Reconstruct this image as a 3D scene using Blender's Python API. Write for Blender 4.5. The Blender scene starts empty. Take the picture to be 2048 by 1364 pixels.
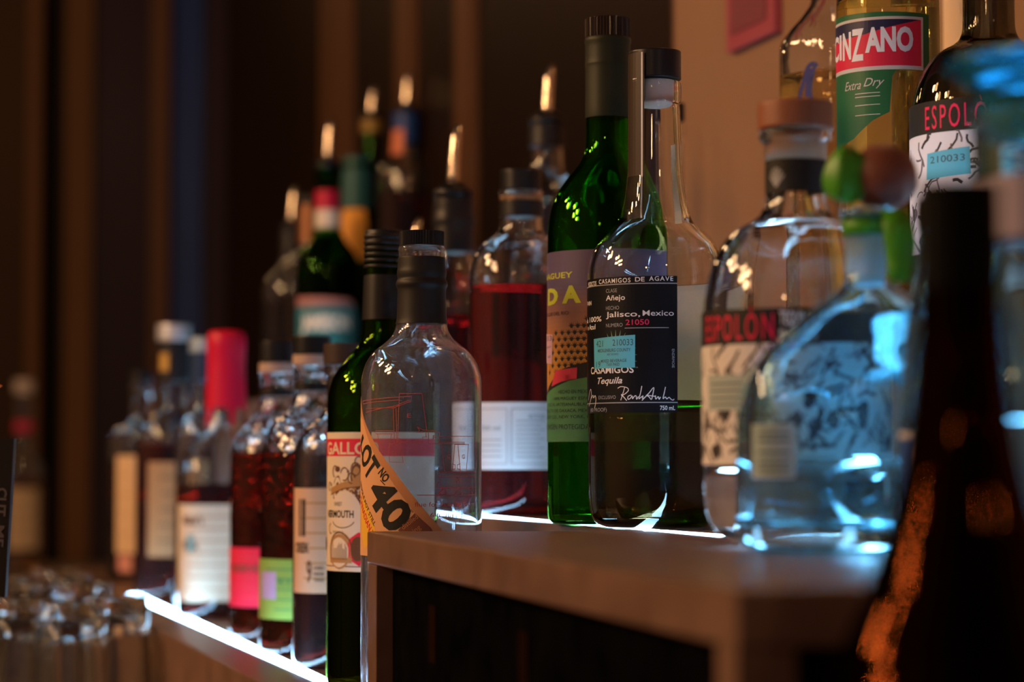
import bpy, bmesh, math, random
from mathutils import Vector, Matrix
random.seed(7)
C = bpy.context.scene.collection
F, CX, HY, ZC = 4836.0, 1024.0, 925.0, 1.30      # focal length in px of a 2048 frame, horizon row, eye height
Z1, Z2, Z3, ZK = -.15, -.04, .085, -.26           # tier tops and counter top, relative to the eye

# ------------------------------------------------------------------ materials
MATS = {}
def hexc(h):
    h = h.lstrip('#'); o = []
    for i in (0, 2, 4):
        c = int(h[i:i+2], 16) / 255
        o.append(c/12.92 if c <= .04045 else ((c+.055)/1.055)**2.4)
    return tuple(o)
def mat(name, col=(.5,.5,.5), rough=.5, metal=0, emit=None, es=0, coat=0, spec=.28):
    if name in MATS: return MATS[name]
    m = bpy.data.materials.new(name); m.use_nodes = True
    b = m.node_tree.nodes['Principled BSDF']
    if isinstance(col, str): col = hexc(col)
    b.inputs['Base Color'].default_value = (*col, 1)
    b.inputs['Roughness'].default_value = rough
    b.inputs['Metallic'].default_value = metal
    b.inputs['Specular IOR Level'].default_value = spec
    b.inputs['Coat Weight'].default_value = coat
    if emit:
        b.inputs['Emission Color'].default_value = (*emit, 1); b.inputs['Emission Strength'].default_value = es
    MATS[name] = m
    return m
def noisy(name, c1, c2, rough=.5, scale=(8,8,8), bump=0, detail=6, metal=0, r2=None, lo=.35, hi=.65, spec=.5):
    m = mat(name, c1, rough, metal, spec=spec); nt = m.node_tree; b = nt.nodes['Principled BSDF']
    if isinstance(c1, str): c1 = hexc(c1)
    if isinstance(c2, str): c2 = hexc(c2)
    tc = nt.nodes.new('ShaderNodeTexCoord'); mp = nt.nodes.new('ShaderNodeMapping'); mp.inputs['Scale'].default_value = scale
    n = nt.nodes.new('ShaderNodeTexNoise'); n.inputs['Scale'].default_value = 1; n.inputs['Detail'].default_value = detail
    r = nt.nodes.new('ShaderNodeValToRGB'); r.color_ramp.elements[0].position = lo; r.color_ramp.elements[1].position = hi
    r.color_ramp.elements[0].color = (*c1, 1); r.color_ramp.elements[1].color = (*c2, 1)
    L = nt.links.new
    L(tc.outputs['Object'], mp.inputs['Vector']); L(mp.outputs['Vector'], n.inputs['Vector']); L(n.outputs['Fac'], r.inputs['Fac']); L(r.outputs['Color'], b.inputs['Base Color'])
    if r2 is not None:
        q = nt.nodes.new('ShaderNodeMapRange'); q.inputs['To Min'].default_value = rough; q.inputs['To Max'].default_value = r2
        L(n.outputs['Fac'], q.inputs['Value']); L(q.outputs['Result'], b.inputs['Roughness'])
    if bump:
        bp = nt.nodes.new('ShaderNodeBump'); bp.inputs['Strength'].default_value = bump; bp.inputs['Distance'].default_value = .002
        L(n.outputs['Fac'], bp.inputs['Height']); L(bp.outputs['Normal'], b.inputs['Normal'])
    return m
def glass(name, col, rough=0.0, ior=1.5, bump=None, dust=0):
    if name in MATS: return MATS[name]
    m = bpy.data.materials.new(name); m.use_nodes = True; nt = m.node_tree
    for n in list(nt.nodes): nt.nodes.remove(n)
    o = nt.nodes.new('ShaderNodeOutputMaterial'); g = nt.nodes.new('ShaderNodeBsdfGlass')
    g.inputs['Color'].default_value = (*col, 1); g.inputs['Roughness'].default_value = rough; g.inputs['IOR'].default_value = ior
    last = g.outputs[0]
    if dust:                                        # dust and grime on the outside of the glass
        d = nt.nodes.new('ShaderNodeBsdfDiffuse'); d.inputs['Color'].default_value = (.6,.56,.6,1)
        mx = nt.nodes.new('ShaderNodeMixShader'); tc = nt.nodes.new('ShaderNodeTexCoord')
        n = nt.nodes.new('ShaderNodeTexNoise'); n.inputs['Scale'].default_value = 60; n.inputs['Detail'].default_value = 8
        mr = nt.nodes.new('ShaderNodeMapRange'); mr.inputs['From Min'].default_value = .3; mr.inputs['From Max'].default_value = .75
        mr.inputs['To Min'].default_value = dust*.35; mr.inputs['To Max'].default_value = dust
        nt.links.new(tc.outputs['Object'], n.inputs['Vector']); nt.links.new(n.outputs['Fac'], mr.inputs['Value'])
        nt.links.new(mr.outputs['Result'], mx.inputs[0]); nt.links.new(g.outputs[0], mx.inputs[1]); nt.links.new(d.outputs[0], mx.inputs[2])
        last = mx.outputs[0]
    if bump:
        tc = nt.nodes.new('ShaderNodeTexCoord'); n = nt.nodes.new('ShaderNodeTexVoronoi' if bump[0] == 'v' else 'ShaderNodeTexNoise')
        n.inputs['Scale'].default_value = bump[1]; bp = nt.nodes.new('ShaderNodeBump')
        bp.inputs['Strength'].default_value = bump[2]; bp.inputs['Distance'].default_value = bump[3]
        nt.links.new(tc.outputs['Object'], n.inputs['Vector']); nt.links.new(n.outputs[0], bp.inputs['Height']); nt.links.new(bp.outputs[0], g.inputs['Normal'])
    nt.links.new(last, o.inputs['Surface'])
    MATS[name] = m
    return m

WOOD = noisy('brown_laminate', (.145,.078,.052), (.20,.112,.078), .30, (30,30,30), .15, r2=.42)
BLACKP = noisy('black_panel', (.0018,.0018,.0026), (.004,.0038,.0045), .9, (40,40,40), .1, spec=0)
GC = glass('clear_glass', (.97,.98,.98))
GCD = glass('dusty_clear_glass', (.96,.97,.98), dust=.09)
GCL = glass('lightly_dusty_clear_glass', (.96,.97,.97), dust=.015)
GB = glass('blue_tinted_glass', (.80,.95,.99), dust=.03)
GG = glass('green_glass', (.24,.66,.08))
GGD = glass('olive_green_glass', (.30,.50,.07))
GDK = glass('dark_green_glass', (.18,.42,.12))
GBR = glass('brown_glass', (.30,.10,.025))
GEM = glass('embossed_clear_glass', (.96,.96,.96), bump=('v', 110, .8, .0016))
GHM = glass('hammered_clear_glass', (.96,.97,.98), bump=('n', 60, .35, .002))
LR = glass('red_whiskey', (.62,.045,.05), ior=1.36)
LDR = glass('dark_red_whiskey', (.42,.05,.03), ior=1.36)
LAM = glass('amber_whiskey', (.60,.26,.06), ior=1.36)
LDA = glass('dark_amber_spirit', (.55,.28,.08), ior=1.36)
LOL = glass('olive_brown_tequila', (.60,.47,.25), ior=1.36)
LCL = glass('clear_spirit', (.97,.985,.99), ior=1.36)
LYE = glass('pale_yellow_vermouth', (.99,.95,.56), ior=1.36)
LDK = glass('dark_vermouth', (.16,.04,.02), ior=1.36)
BLK = mat('black_plastic', (.008,.008,.010), .35, spec=.35)
BLM = mat('black_foil', (.010,.009,.011), .42, spec=.35)
BRS = mat('steel_spout', (.72,.62,.50), .18, 1)
INK = mat('black_ink', (.015,.014,.013), .6)
WHT = mat('white_ink', (.80,.78,.80), .5)
CRM = mat('cream_paper', (.74,.62,.46), .6)
RED = mat('red_ink', (.72,.02,.06), .5)

# ------------------------------------------------------------------ object helpers
def link(name, me, m, parent=None, loc=None):
    o = bpy.data.objects.new(name, me); C.objects.link(o)
    for q in (m if isinstance(m, (list, tuple)) else [m]):
        if q: me.materials.append(q)
    if parent: o.parent = parent
    if loc is not None: o.location = loc
    return o
def frombm(bm, name='mesh', smooth=False):
    me = bpy.data.meshes.new(name); bm.to_mesh(me); bm.free()
    if smooth:
        for p in me.polygons: p.use_smooth = True
    return me
def tag(o, label, cat, group=None, kind=None):
    if label: o['label'] = label
    if cat: o['category'] = cat
    if group: o['group'] = group
    if kind: o['kind'] = kind
    return o
def root(name, loc, label, cat, group=None):
    o = bpy.data.objects.new(name, None); C.objects.link(o); o.location = loc; o.empty_display_size = .02
    return tag(o, label, cat, group)
def W(px, d, z=0): return Vector(((px-CX)/F*d, d, ZC+z))

def chaikin(p, n=2):
    for _ in range(n):
        q = [p[0]]
        for a, b in zip(p[:-1], p[1:]):
            q.append((a[0]*.78+b[0]*.22, a[1]*.78+b[1]*.22)); q.append((a[0]*.22+b[0]*.78, a[1]*.22+b[1]*.78))
        q.append(p[-1]); p = q
    return p
class Shape:
    """cross section: round, or a superellipse of half sizes 1 x asp, exponent n, turned by rot; blends to round above zb"""
    def __init__(s, asp=1, n=2, rot=0, z0=9, z1=10): s.asp, s.n, s.rot, s.z0, s.z1 = asp, n, rot, z0, z1
    def f(s, th, z):
        if s.asp == 1 and s.n == 2: return 1.0
        t = th - s.rot
        c, si = abs(math.cos(t)), abs(math.sin(t))/s.asp
        k = (c**s.n + si**s.n)**(-1/s.n)
        w = min(1, max(0, (z-s.z0)/(s.z1-s.z0))); w = w*w*(3-2*w)
        return k*(1-w) + w
ROUND = Shape()
def lathe(prof, seg=72, shape=ROUND, closed=False):
    """prof: (r, z) pairs from the bottom axis outward; returns a mesh"""
    bm = bmesh.new(); rings = []
    for r, z in prof:
        if r < 1e-5: rings.append([bm.verts.new((0,0,z))])
        else:
            rings.append([bm.verts.new((r*shape.f(a, z)*math.cos(a), r*shape.f(a, z)*math.sin(a), z)) for a in (2*math.pi*i/seg for i in range(seg))])
    prs = list(zip(rings[:-1], rings[1:])) + ([(rings[-1], rings[0])] if closed else [])
    for A, B in prs:
        for i in range(seg):
            j = (i+1) % seg
            if len(A) == 1 and len(B) == 1: continue
            if len(A) == 1: bm.faces.new((A[0], B[j], B[i]))
            elif len(B) == 1: bm.faces.new((A[i], A[j], B[0]))
            else: bm.faces.new((A[i], A[j], B[j], B[i]))
    bmesh.ops.recalc_face_normals(bm, faces=bm.faces)
    return frombm(bm, 'lathe', True)
def solid(name, prof, m, parent, z=0, seg=64, it=1, shape=ROUND):
    p = chaikin([(r, h+z) for r, h in prof], it) if it else [(r, h+z) for r, h in prof]
    return link(name, lathe(p, seg, shape), m, parent)
def cyl(name, r, z0, z1, m, parent, bev=.0012, r1=None, ribs=0, depth=.0004):
    r1 = r if r1 is None else r1
    p = [(0,z0),(r-bev,z0),(r,z0),(r,z0+bev),(r1,z1-bev),(r1,z1),(r1-bev,z1),(0,z1)]
    p = [p[0]] + chaikin(p[1:-1], 1) + [p[-1]]
    me = lathe(p, 160 if ribs else 64)
    if ribs:
        for v in me.vertices:
            rr = math.hypot(v.co.x, v.co.y)
            if rr > r*.93 and z0+bev < v.co.z < z1-bev*1.0 or abs(rr-r) < 1e-5:
                k = 1 - depth/r*(.5+.5*math.cos(math.atan2(v.co.y, v.co.x)*ribs)); v.co.x *= k; v.co.y *= k
    if ribs:
        for p_ in me.polygons: p_.use_smooth = False
    return link(name, me, m, parent)
def box(bm, x0, x1, y0, y1, z0, z1):
    v = [bm.verts.new(c) for c in ((x0,y0,z0),(x1,y0,z0),(x1,y1,z0),(x0,y1,z0),(x0,y0,z1),(x1,y0,z1),(x1,y1,z1),(x0,y1,z1))]
    for f in ((3,2,1,0),(4,5,6,7),(0,1,5,4),(1,2,6,5),(2,3,7,6),(3,0,4,7)): bm.faces.new([v[i] for i in f])
def prism(pts, z0, z1, bev=0):
    bm = bmesh.new(); a = [bm.verts.new((x,y,z0)) for x,y in pts]; b = [bm.verts.new((x,y,z1)) for x,y in pts]; n = len(pts)
    bm.faces.new(a[::-1]); bm.faces.new(b)
    for i in range(n): bm.faces.new((a[i], a[(i+1)%n], b[(i+1)%n], b[i]))
    bmesh.ops.recalc_face_normals(bm, faces=bm.faces)
    if bev: bmesh.ops.bevel(bm, geom=bm.edges[:], offset=bev, segments=3, profile=.5, affect='EDGES')
    return frombm(bm)

# ------------------------------------------------------------------ printing on curved glass
TXT = {}
def text2d(s, bold=0, shear=0, space=1):
    k = (s, bold, shear, space)
    if k not in TXT:
        c = bpy.data.curves.new('t', 'FONT'); c.body = s; c.offset = bold; c.shear = shear; c.space_character = space; c.resolution_u = 3
        o = bpy.data.objects.new('t', c); C.objects.link(o); dg = bpy.context.evaluated_depsgraph_get()
        me = bpy.data.meshes.new_from_object(o.evaluated_get(dg)); bpy.data.objects.remove(o); bpy.data.curves.remove(c)
        vs = [(v.co.x, v.co.y) for v in me.vertices]; fs = [tuple(p.vertices) for p in me.polygons]; bpy.data.meshes.remove(me)
        x0, x1 = min(v[0] for v in vs), max(v[0] for v in vs)
        TXT[k] = (vs, fs, x0, x1)
    return TXT[k]
class Print:
    """flat artwork in (u = arc length to the viewer's right, v = height) wrapped on a bottle wall"""
    def __init__(s, R, d, cx, zb, shape=ROUND, zface=0):
        s.R, s.d, s.cx, s.zb = R, d, cx, zb; s.face = math.atan2(-d, -(cx-CX)/F*d); s.bm = bmesh.new(); s.mats = []; s.shape = shape
        # arc table
        N = 1440; s.tab = [0]; pv = None
        for i in range(N+1):
            a = s.face + (i-N/2)/N*2*math.pi; r = R*shape.f(a, 0); p = (r*math.cos(a), r*math.sin(a))
            if pv: s.tab.append(s.tab[-1] + math.hypot(p[0]-pv[0], p[1]-pv[1]))
            pv = p
        s.N = N; s.mid = s.tab[N//2]
    def mi(s, m):
        if m not in s.mats: s.mats.append(m)
        return s.mats.index(m)
    def ang(s, u):
        t = s.mid + u; lo, hi = 0, s.N
        while hi-lo > 1:
            k = (lo+hi)//2
            if s.tab[k] <= t: lo = k
            else: hi = k
        fr = (t-s.tab[lo])/max(1e-12, s.tab[hi]-s.tab[lo])
        return s.face + (lo+fr-s.N/2)/s.N*2*math.pi
    def U(s, px):                                  # arc length whose wall point is seen at this column
        if not hasattr(s, 'cols'):
            s.cols = []; x0 = (s.cx-CX)/F*s.d
            for i in range(s.N//4+8, 3*s.N//4-8, 2):
                a = s.face + (i-s.N/2)/s.N*2*math.pi; r = s.R*s.shape.f(a, 0)
                s.cols.append((CX+F*(x0+r*math.cos(a))/(s.d+r*math.sin(a)), s.tab[i]-s.mid))
            k0 = min(range(len(s.cols)), key=lambda k: s.cols[k][0]); k1 = max(range(len(s.cols)), key=lambda k: s.cols[k][0]); s.cols = s.cols[k0:k1+1]
        c = s.cols
        if px <= c[0][0]: return c[0][1]
        if px >= c[-1][0]: return c[-1][1]
        for (xa, ua), (xb, ub) in zip(c[:-1], c[1:]):
            if xa <= px <= xb: return ua+(ub-ua)*(px-xa)/max(1e-9, xb-xa)
        return c[-1][1]
    def V(s, py, px=None):
        th = 0
        if px is not None: th = math.asin(max(-.99, min(.99, (px-s.cx)*(s.d-s.R)/(F*s.R))))
        return (HY-py)*(s.d-s.R*math.cos(th))/F - s.zb
    def poly(s, pts, m, lay=1):
        a = 0
        for i in range(len(pts)): a += pts[i-1][0]*pts[i][1]-pts[i][0]*pts[i-1][1]
        if a < 0: pts = pts[::-1]
        f = s.bm.faces.new([s.bm.verts.new((u, v, lay)) for u, v in pts]); f.material_index = s.mi(m)
    def rect(s, u0, v0, u1, v1, m, lay=1): s.poly([(u0,v0),(u1,v0),(u1,v1),(u0,v1)], m, lay)
    def prect(s, x0, y0, x1, y1, m, lay=1): s.rect(s.U(x0), s.V(y1), s.U(x1), s.V(y0), m, lay)
    def line(s, pts, w, m, lay=2):
        k = s.mi(m); L = []
        n = len(pts)
        for i in range(n):
            a = pts[max(0,i-1)]; b = pts[min(n-1,i+1)]; dx, dy = b[0]-a[0], b[1]-a[1]; l = math.hypot(dx,dy) or 1
            nx, ny = -dy/l*w/2, dx/l*w/2
            L.append((s.bm.verts.new((pts[i][0]+nx, pts[i][1]+ny, lay)), s.bm.verts.new((pts[i][0]-nx, pts[i][1]-ny, lay))))
        for (a,b),(c,d2) in zip(L[:-1], L[1:]):
            f = s.bm.faces.new((b, d2, c, a)); f.material_index = k
    def pline(s, pts, w, m, lay=2, smooth=0):
        if smooth: pts = chaikin(pts, smooth)
        s.line([(s.U(x), s.V(y)) for x, y in pts], w, m, lay)
    def text(s, t, u0, v0, u1, h, m, lay=3, bold=0, shear=0, space=1, rot=0, ref='H'):
        """text from u0 to u1 (u1 None: natural width), cap height h, on baseline v0, turned by rot about (u0, v0)"""
        vs, fs, x0, x1 = text2d(t, bold, shear, space); ky = h/.70; kx = (u1-u0)/(x1-x0) if u1 is not None else ky
        k = s.mi(m); c, si = math.cos(rot), math.sin(rot); nv = []
        for x, y in vs:
            a, b = (x-x0)*kx, y*ky; nv.append(s.bm.verts.new((u0+a*c-b*si, v0+a*si+b*c, lay)))
        for f in fs:
            try: g = s.bm.faces.new([nv[i] for i in f]); g.material_index = k
            except ValueError: pass
    def ptext(s, t, x0, x1, ybase, hpx, m, **kw):  # columns and rows read off the front of the label
        u0, u1 = s.U(x0), s.U(x1); h = hpx*(s.d-s.R)/F; s.text(t, u0, s.V(ybase), u1, h, m, **kw)
    def blob(s, u, v, ru, rv, m, lay=2, n=14, jag=0):
        s.poly([(u+ru*math.cos(6.2832*i/n)*(1-jag*random.random()), v+rv*math.sin(6.2832*i/n)*(1-jag*random.random())) for i in range(n)], m, lay)
    def ring(s, u, v, ru, rv, w, m, lay=2, a0=0, a1=6.2832, n=20):
        s.line([(u+ru*math.cos(a0+(a1-a0)*i/n), v+rv*math.sin(a0+(a1-a0)*i/n)) for i in range(n+1)], w, m, lay)
    def build(s, name, parent, step=.0025, off=.00012, gap=.00006, rad=None, label=None):
        bm = s.bm; bmesh.ops.triangulate(bm, faces=[f for f in bm.faces if len(f.verts) > 4])
        us = [v.co.x for v in bm.verts]
        if not us: return None
        u = math.floor(min(us)/step)*step
        while u < max(us):
            bmesh.ops.bisect_plane(bm, geom=bm.verts[:]+bm.edges[:]+bm.faces[:], dist=1e-7, plane_co=(u,0,0), plane_no=(1,0,0)); u += step
        for v in bm.verts:
            a = s.ang(v.co.x); h = v.co.y; r0 = rad(h) if rad else s.R
            r = r0*s.shape.f(a, 0) + off + gap*v.co.z; v.co = Vector((r*math.cos(a), r*math.sin(a), h))
        me = frombm(bm, name); me.calc_loop_triangles()
        lab = [c for c in parent.children if c.name.split('.')[0] == 'label'] if name in ('lettering', 'tax_sticker', 'stripe_print', 'oval_print') else []
        o = link(name, me, s.mats, lab[-1] if lab else parent); s.bm = bmesh.new(); s.mats = []
        if label: o['label'] = label
        return o

# ------------------------------------------------------------------ bottle body
def hollow(prof, t, tb=.006):
    """outer profile -> closed shell profile (outer, over the lip, inner back to the axis)"""
    out = [(0, .0035), (prof[0][0]*.55, .0028), (prof[0][0]*.82, .0006)] + prof
    top = prof[-1]
    inn = []
    for r, z in prof:
        if z < tb: continue
        inn.append((max(.003, r-t), z))
    r0 = inn[0][0]
    inn = [(0, tb+.003), (r0*.6, tb+.0022), (r0*.88, tb+.0005), (r0*.97, tb+.003)] + [q for q in inn if q[1] > tb+.006]
    inn[-1] = (inn[-1][0], top[1])
    return chaikin(out, 2), chaikin(inn, 2)
def bottle(name, loc, prof, g, label, cat='bottle', t=.0028, liq=None, level=.1, shape=ROUND, group=None, seg=72, tb=.006):
    R = root(name, loc, label, cat, group)
    out, inn = hollow(prof, t, tb)
    link('glass', lathe(out + inn[::-1], seg, shape), g, R)
    if liq:
        lp = [(r+.00025 if r > 0 else 0, z-.0002) for r, z in inn if z < level]
        nx = [q for q in inn if q[1] >= level][0]; pr = lp[-1]; f = (level-pr[1])/max(1e-6, nx[1]-pr[1])
        rr = pr[0] + (nx[0]+.00025-pr[0])*f
        lp += [(rr, level), (rr-.0008, level-.0002), (rr*.5, level-.0003), (0, level-.0003)]
        link('liquid', lathe(lp, seg, shape), liq, R)
    return R
def pxprof(pts, s, base, H0=None):
    """(half width px, row px) -> (r, z above base)"""
    return [(h/s, (HY-y)/s - base) for h, y in pts]
def foot(R, c=.006): return [(R*.88, 0), (R*.97, c*.25), (R, c)]
def std(R, sh, nk, rn, H, k=(.6,.5), n=7, lip=.0015, c=.006):
    p = foot(R, c) + [(R, sh*.5), (R, sh)]
    for i in range(1, n+1):
        t = i/n; a = (1-t)**3; b = 3*(1-t)**2*t; c2 = 3*(1-t)*t*t; e = t**3; dz = nk-sh
        p.append((a*R+b*R+c2*rn+e*rn, a*sh+b*(sh+k[0]*dz)+c2*(nk-k[1]*dz)+e*nk))
    p += [(rn, (nk+H)/2), (rn, H-.012), (rn+lip, H-.010), (rn+lip, H-.002), (rn+lip*.4, H)]
    return p
def pourer(R, z, r=.0115, h=.062, lean=0, m=None):
    """speed pourer on a bottle mouth at height z"""
    ps = solid('pourer_stopper', [(0,-.004),(r*.9,-.004),(r*1.05,.0),(r*1.35,.002),(r*1.35,.007),(r*.9,.010),(r*.62,.014),(0,.014)], BLK, R, z)
    bm = bmesh.new(); n = 20; rings = []
    for f, rr, dx in ((.12,.0058,0),(.3,.0054,0),(.62,.0050,.001),(.80,.0046,.0022),(1,.0032,.0040)):
        rings.append([bm.verts.new((rr*math.cos(6.2832*i/n)+dx*lean, rr*math.sin(6.2832*i/n), z+h*f+(0 if f < 1 else .002*math.cos(6.2832*i/n)))) for i in range(n)])
    for A, B in zip(rings[:-1], rings[1:]):
        for i in range(n): bm.faces.new((A[i], A[(i+1)%n], B[(i+1)%n], B[i]))
    bm.faces.new(rings[0][::-1]); bm.faces.new(rings[-1])
    link('spout', frombm(bm, 'spout', True), BRS if m is None else m, ps)

# ================================================================== SETTING
TY = .277                                              # the tiers run away from the camera, leaning left by this slope
def LX(d, off=0): return .122 - TY*(d-1.29) + off       # x of the second tier's light strip at distance d, plus a sideways offset
def strip_pts(o0, o1, d0, d1): return [(LX(d0,o0), d0), (LX(d0,o1), d0+(o1-o0)*TY), (LX(d1,o1), d1+(o1-o0)*TY), (LX(d1,o0), d1)]
def shelf(name, pts, z0, z1, m, label, cat='shelf', bev=.0015):
    o = link(name, prism(pts, ZC+z0, ZC+z1, bev), m); return tag(o, label, cat)

FLOOR = ZC-1.16
fl = link('floor', prism([(-4,-3),(4,-3),(4,9),(-4,9)], FLOOR-.05, FLOOR), noisy('floor_tile', (.05,.035,.03), (.08,.06,.05), .5, (3,3,3))); fl['kind'] = 'structure'
# low counter under everything
CT = noisy('counter_top', (.16,.11,.07), (.24,.17,.11), .4, (20,20,20))
o = link('back_counter', prism([(-.62,.45),(LX(.45,.40),.45),(LX(6.3,.40),6.3),(-1.75,6.3),(-.95,3.0)], FLOOR+.001, ZC+ZK, .003), CT)
tag(o, 'long brown back counter carrying the stepped bottle shelves and glasses', 'counter')
# LED lit tiers
A1 = -.246+0.0                                          # tier one's strip lies this far in front of tier two's
def L1(d): return -.124 - TY*(d-1.65)
T1 = [(L1(1.455)-.046, 1.455), (LX(1.455,-.016), 1.455), (LX(3.5,-.016), 3.5), (L1(3.5)-.046, 3.5)]
S1 = root('lower_tier', (0,0,0), 'lowest brown step of the bottle display with a bright light strip', 'shelf')
link('step_board', prism(T1, ZC+ZK, ZC+Z1, .0015), WOOD, S1)
LEDM = mat('led_diffuser', (.9,.9,.9), .4, emit=(.34,.66,1.0), es=38)
LEDM2 = mat('led_diffuser_upper', (.9,.9,.9), .4, emit=(.36,.68,1.0), es=30)
def led(pts, z, par, m=LEDM): link('led_strip', prism(pts, ZC+z-.004, ZC+z+.0004), m, par)
led([(L1(1.46)-.006,1.46),(L1(1.46)+.006,1.46),(L1(2.75)+.006,2.75),(L1(2.75)-.006,2.75)], Z1, S1)
S2 = root('middle_tier', (0,0,0), 'middle brown step behind the lowest one, set with a light strip', 'shelf')
link('step_board', prism(strip_pts(-.0155, .31, 1.43, 3.5), ZC+ZK+.0003, ZC+Z2, .001), WOOD, S2)
# raised cabinet section, nearest the camera: top board, stiles, black inset panel with slots
CB = root('display_cabinet', (0,0,0), 'brown cabinet with black recessed front, forming the near end of the middle step', 'cabinet')
fx = lambda d: -.0844 + .24*(1.412-d)                   # front edge of the cabinet
nd, fd = .765, 1.412
rear = lambda d: LX(d, .31)
link('top_board', prism([(fx(nd),nd),(.40,nd+.06),(.48,.93),(rear(1.02),1.02),(rear(fd+.015),fd+.015),(fx(fd),fd)], ZC+Z2-.0185, ZC+Z2, .0012), WOOD, CB)
def along(a, b, i0, i1, z0, z1): # board between distances a..b set back i0..i1 from the front edge
    return prism([(fx(a)+i0,a),(fx(a)+i1,a+(i1-i0)*.24),(fx(b)+i1,b+(i1-i0)*.24),(fx(b)+i0,b)], ZC+z0, ZC+z1, .0006)
link('stile', along(nd+.002, nd+.022, .0005, .02, ZK+.0005, Z2-.0187), WOOD, CB)
link('stile', along(fd-.026, fd-.001, .0005, .02, ZK+.0005, Z2-.0187), WOOD, CB)
pn = link('front_panel', along(nd+.022, fd-.026, .010, .016, ZK+.0005, Z2-.0187), BLACKP, CB); pn['label'] = 'black recessed panel'
link('end_panel', prism([(fx(nd)+.020,nd+.008),(.395,nd+.066),(.395,nd+.072),(fx(nd)+.020,nd+.014)], ZC+ZK+.0005, ZC+Z2-.0187), BLACKP, CB)
SLOT = mat('slot_dark_wood', (.012,.005,.003), .8, spec=0)
for (px_, d_) in ((852, 1.27), (1118, 1.075)):
    a = [(fx(d_-.004)+.0092, d_-.004), (fx(d_-.004)+.0099, d_-.004), (fx(d_+.012)+.0099, d_+.012), (fx(d_+.012)+.0092, d_+.012)]
    link('slot', prism(a, ZC-.105, ZC-.075, .0002), SLOT, CB)
led([(LX(.86,-.0045),.86),(LX(.86,.0045),.86),(LX(fd+.012,.0045),fd+.012),(LX(fd+.012,-.0045),fd+.012)], Z2, CB, LEDM2)
led([(LX(1.432,-.0045),1.432),(LX(1.432,.0045),1.432),(LX(3.48,.0045),3.48),(LX(3.48,-.0045),3.48)], Z2, S2, LEDM2)
S3 = root('top_tier', (0,0,0), 'topmost brown step of the display, half hidden behind the bottles', 'shelf')
link('step_board', prism(strip_pts(.082, .305, 1.0, 3.48), ZC+Z2+.0004, ZC+Z3, .001), WOOD, S3)
led([(LX(1.02,.092),1.02),(LX(1.02,.099),1.02),(LX(3.46,.099),3.46),(LX(3.46,.092),3.46)], Z3, S3, mat('led_diffuser_top', (.9,.9,.9), .4, emit=(.36,.68,1.0), es=24))

# walls
WD = noisy('dark_brown_wall', (.0095,.0043,.0022), (.015,.0066,.0034), .45, (2,2,1), r2=.5, spec=.06)
WR = noisy('tan_wall', (.26,.135,.062), (.31,.165,.078), .6, (3,3,2))
def wallseg(name, o0, d0, d1, m, th=.03, z0=None, z1=1.2):
    p = [(LX(d0,o0),d0),(LX(d0,o0)+th,d0),(LX(d1,o0)+th,d1),(LX(d1,o0),d1)]
    w = link(name, prism(p, ZC+ZK+.001 if z0 is None else ZC+z0, ZC+z1), m); w['kind'] = 'structure'; return w
def dwall(px, o): # distance at which the wall with offset o shows at column px
    return (.122+TY*1.29+o)/((px-CX)/F+TY)
wallseg('wall_right', .33, .6, dwall(1352,.33), WR)
wallseg('wall_back', .36, dwall(1352,.36)-.02, 5.3, WD)
BRN = noisy('brown_trim', (.085,.038,.018), (.11,.05,.024), .45, (5,5,1), spec=.06)
n = 1
for a, b, m in ((636,692,BRN),(786,818,BRN),(906,938,BRN),(1346,1362,BRN)):
    w = wallseg('trim_%d'%n, .347, dwall(b,.347), dwall(a,.347), m, .014); n += 1
TANC = mat('lamplit_column', (.80,.56,.34), .6)  # lamp light on the pilaster put into its pale base colour
wallseg('trim_%d'%n, .318, dwall(1990,.318), dwall(1893,.318), TANC, .0115); n += 1
# far end wall with pilasters
PUR = noisy('plum_panel', (.022,.013,.020), (.030,.018,.026), .5, (2,2,1), spec=.06)
NAV = noisy('navy_panel', (.012,.034,.14), (.016,.042,.17), .4, (2,2,1), spec=.06)
DKB = noisy('dark_panel', (.010,.0045,.0025), (.016,.007,.004), .5, (2,2,1), spec=.06)
def upright(name, x0, x1, d, m, th=.04, zt=1.4):
    w = link(name, prism([(W(x0,d).x,d),(W(x1,d).x,d),(W(x1,d).x,d+th),(W(x0,d).x,d+th)], FLOOR, ZC+zt), m); w['kind'] = 'structure'; return w
upright('wall_far', -500, 640, 6.5, DKB)
OCH = noisy('lit_edge_trim', (.10,.045,.017), (.13,.058,.022), .5, (6,6,1), spec=.06)  # warm light on the pilaster edges put into this ochre
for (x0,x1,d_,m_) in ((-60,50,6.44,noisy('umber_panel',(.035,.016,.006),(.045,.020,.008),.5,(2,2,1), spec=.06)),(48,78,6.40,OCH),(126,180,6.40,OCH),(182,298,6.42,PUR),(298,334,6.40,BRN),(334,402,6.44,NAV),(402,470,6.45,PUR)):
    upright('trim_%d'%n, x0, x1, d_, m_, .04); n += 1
# small pink framed picture on the right wall
dp = dwall(1568,.329); dq = dwall(1472,.329)
pic = root('wall_picture', (0,0,0), 'small pink and maroon framed picture on the tan wall', 'picture')
def wallrect(name, da, db, z0, z1, o, th, m, par):
    return link(name, prism([(LX(da,o-th),da),(LX(da,o),da),(LX(db,o),db),(LX(db,o-th),db)], ZC+z0, ZC+z1, .0008), m, par)
wallrect('frame', dp, dq, .372, .52, .3295, .008, mat('pink_frame', (.34,.06,.075), .5), pic)
wallrect('picture_print', dp+.014, dq-.014, .386, .506, .3210, .001, mat('maroon_print', (.20,.045,.05), .5), pic)

# ================================================================== BOTTLES, sharp ones first
def place(px, d, z): return W(px, d, z+.0006)
def sc(d): return F/d

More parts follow.
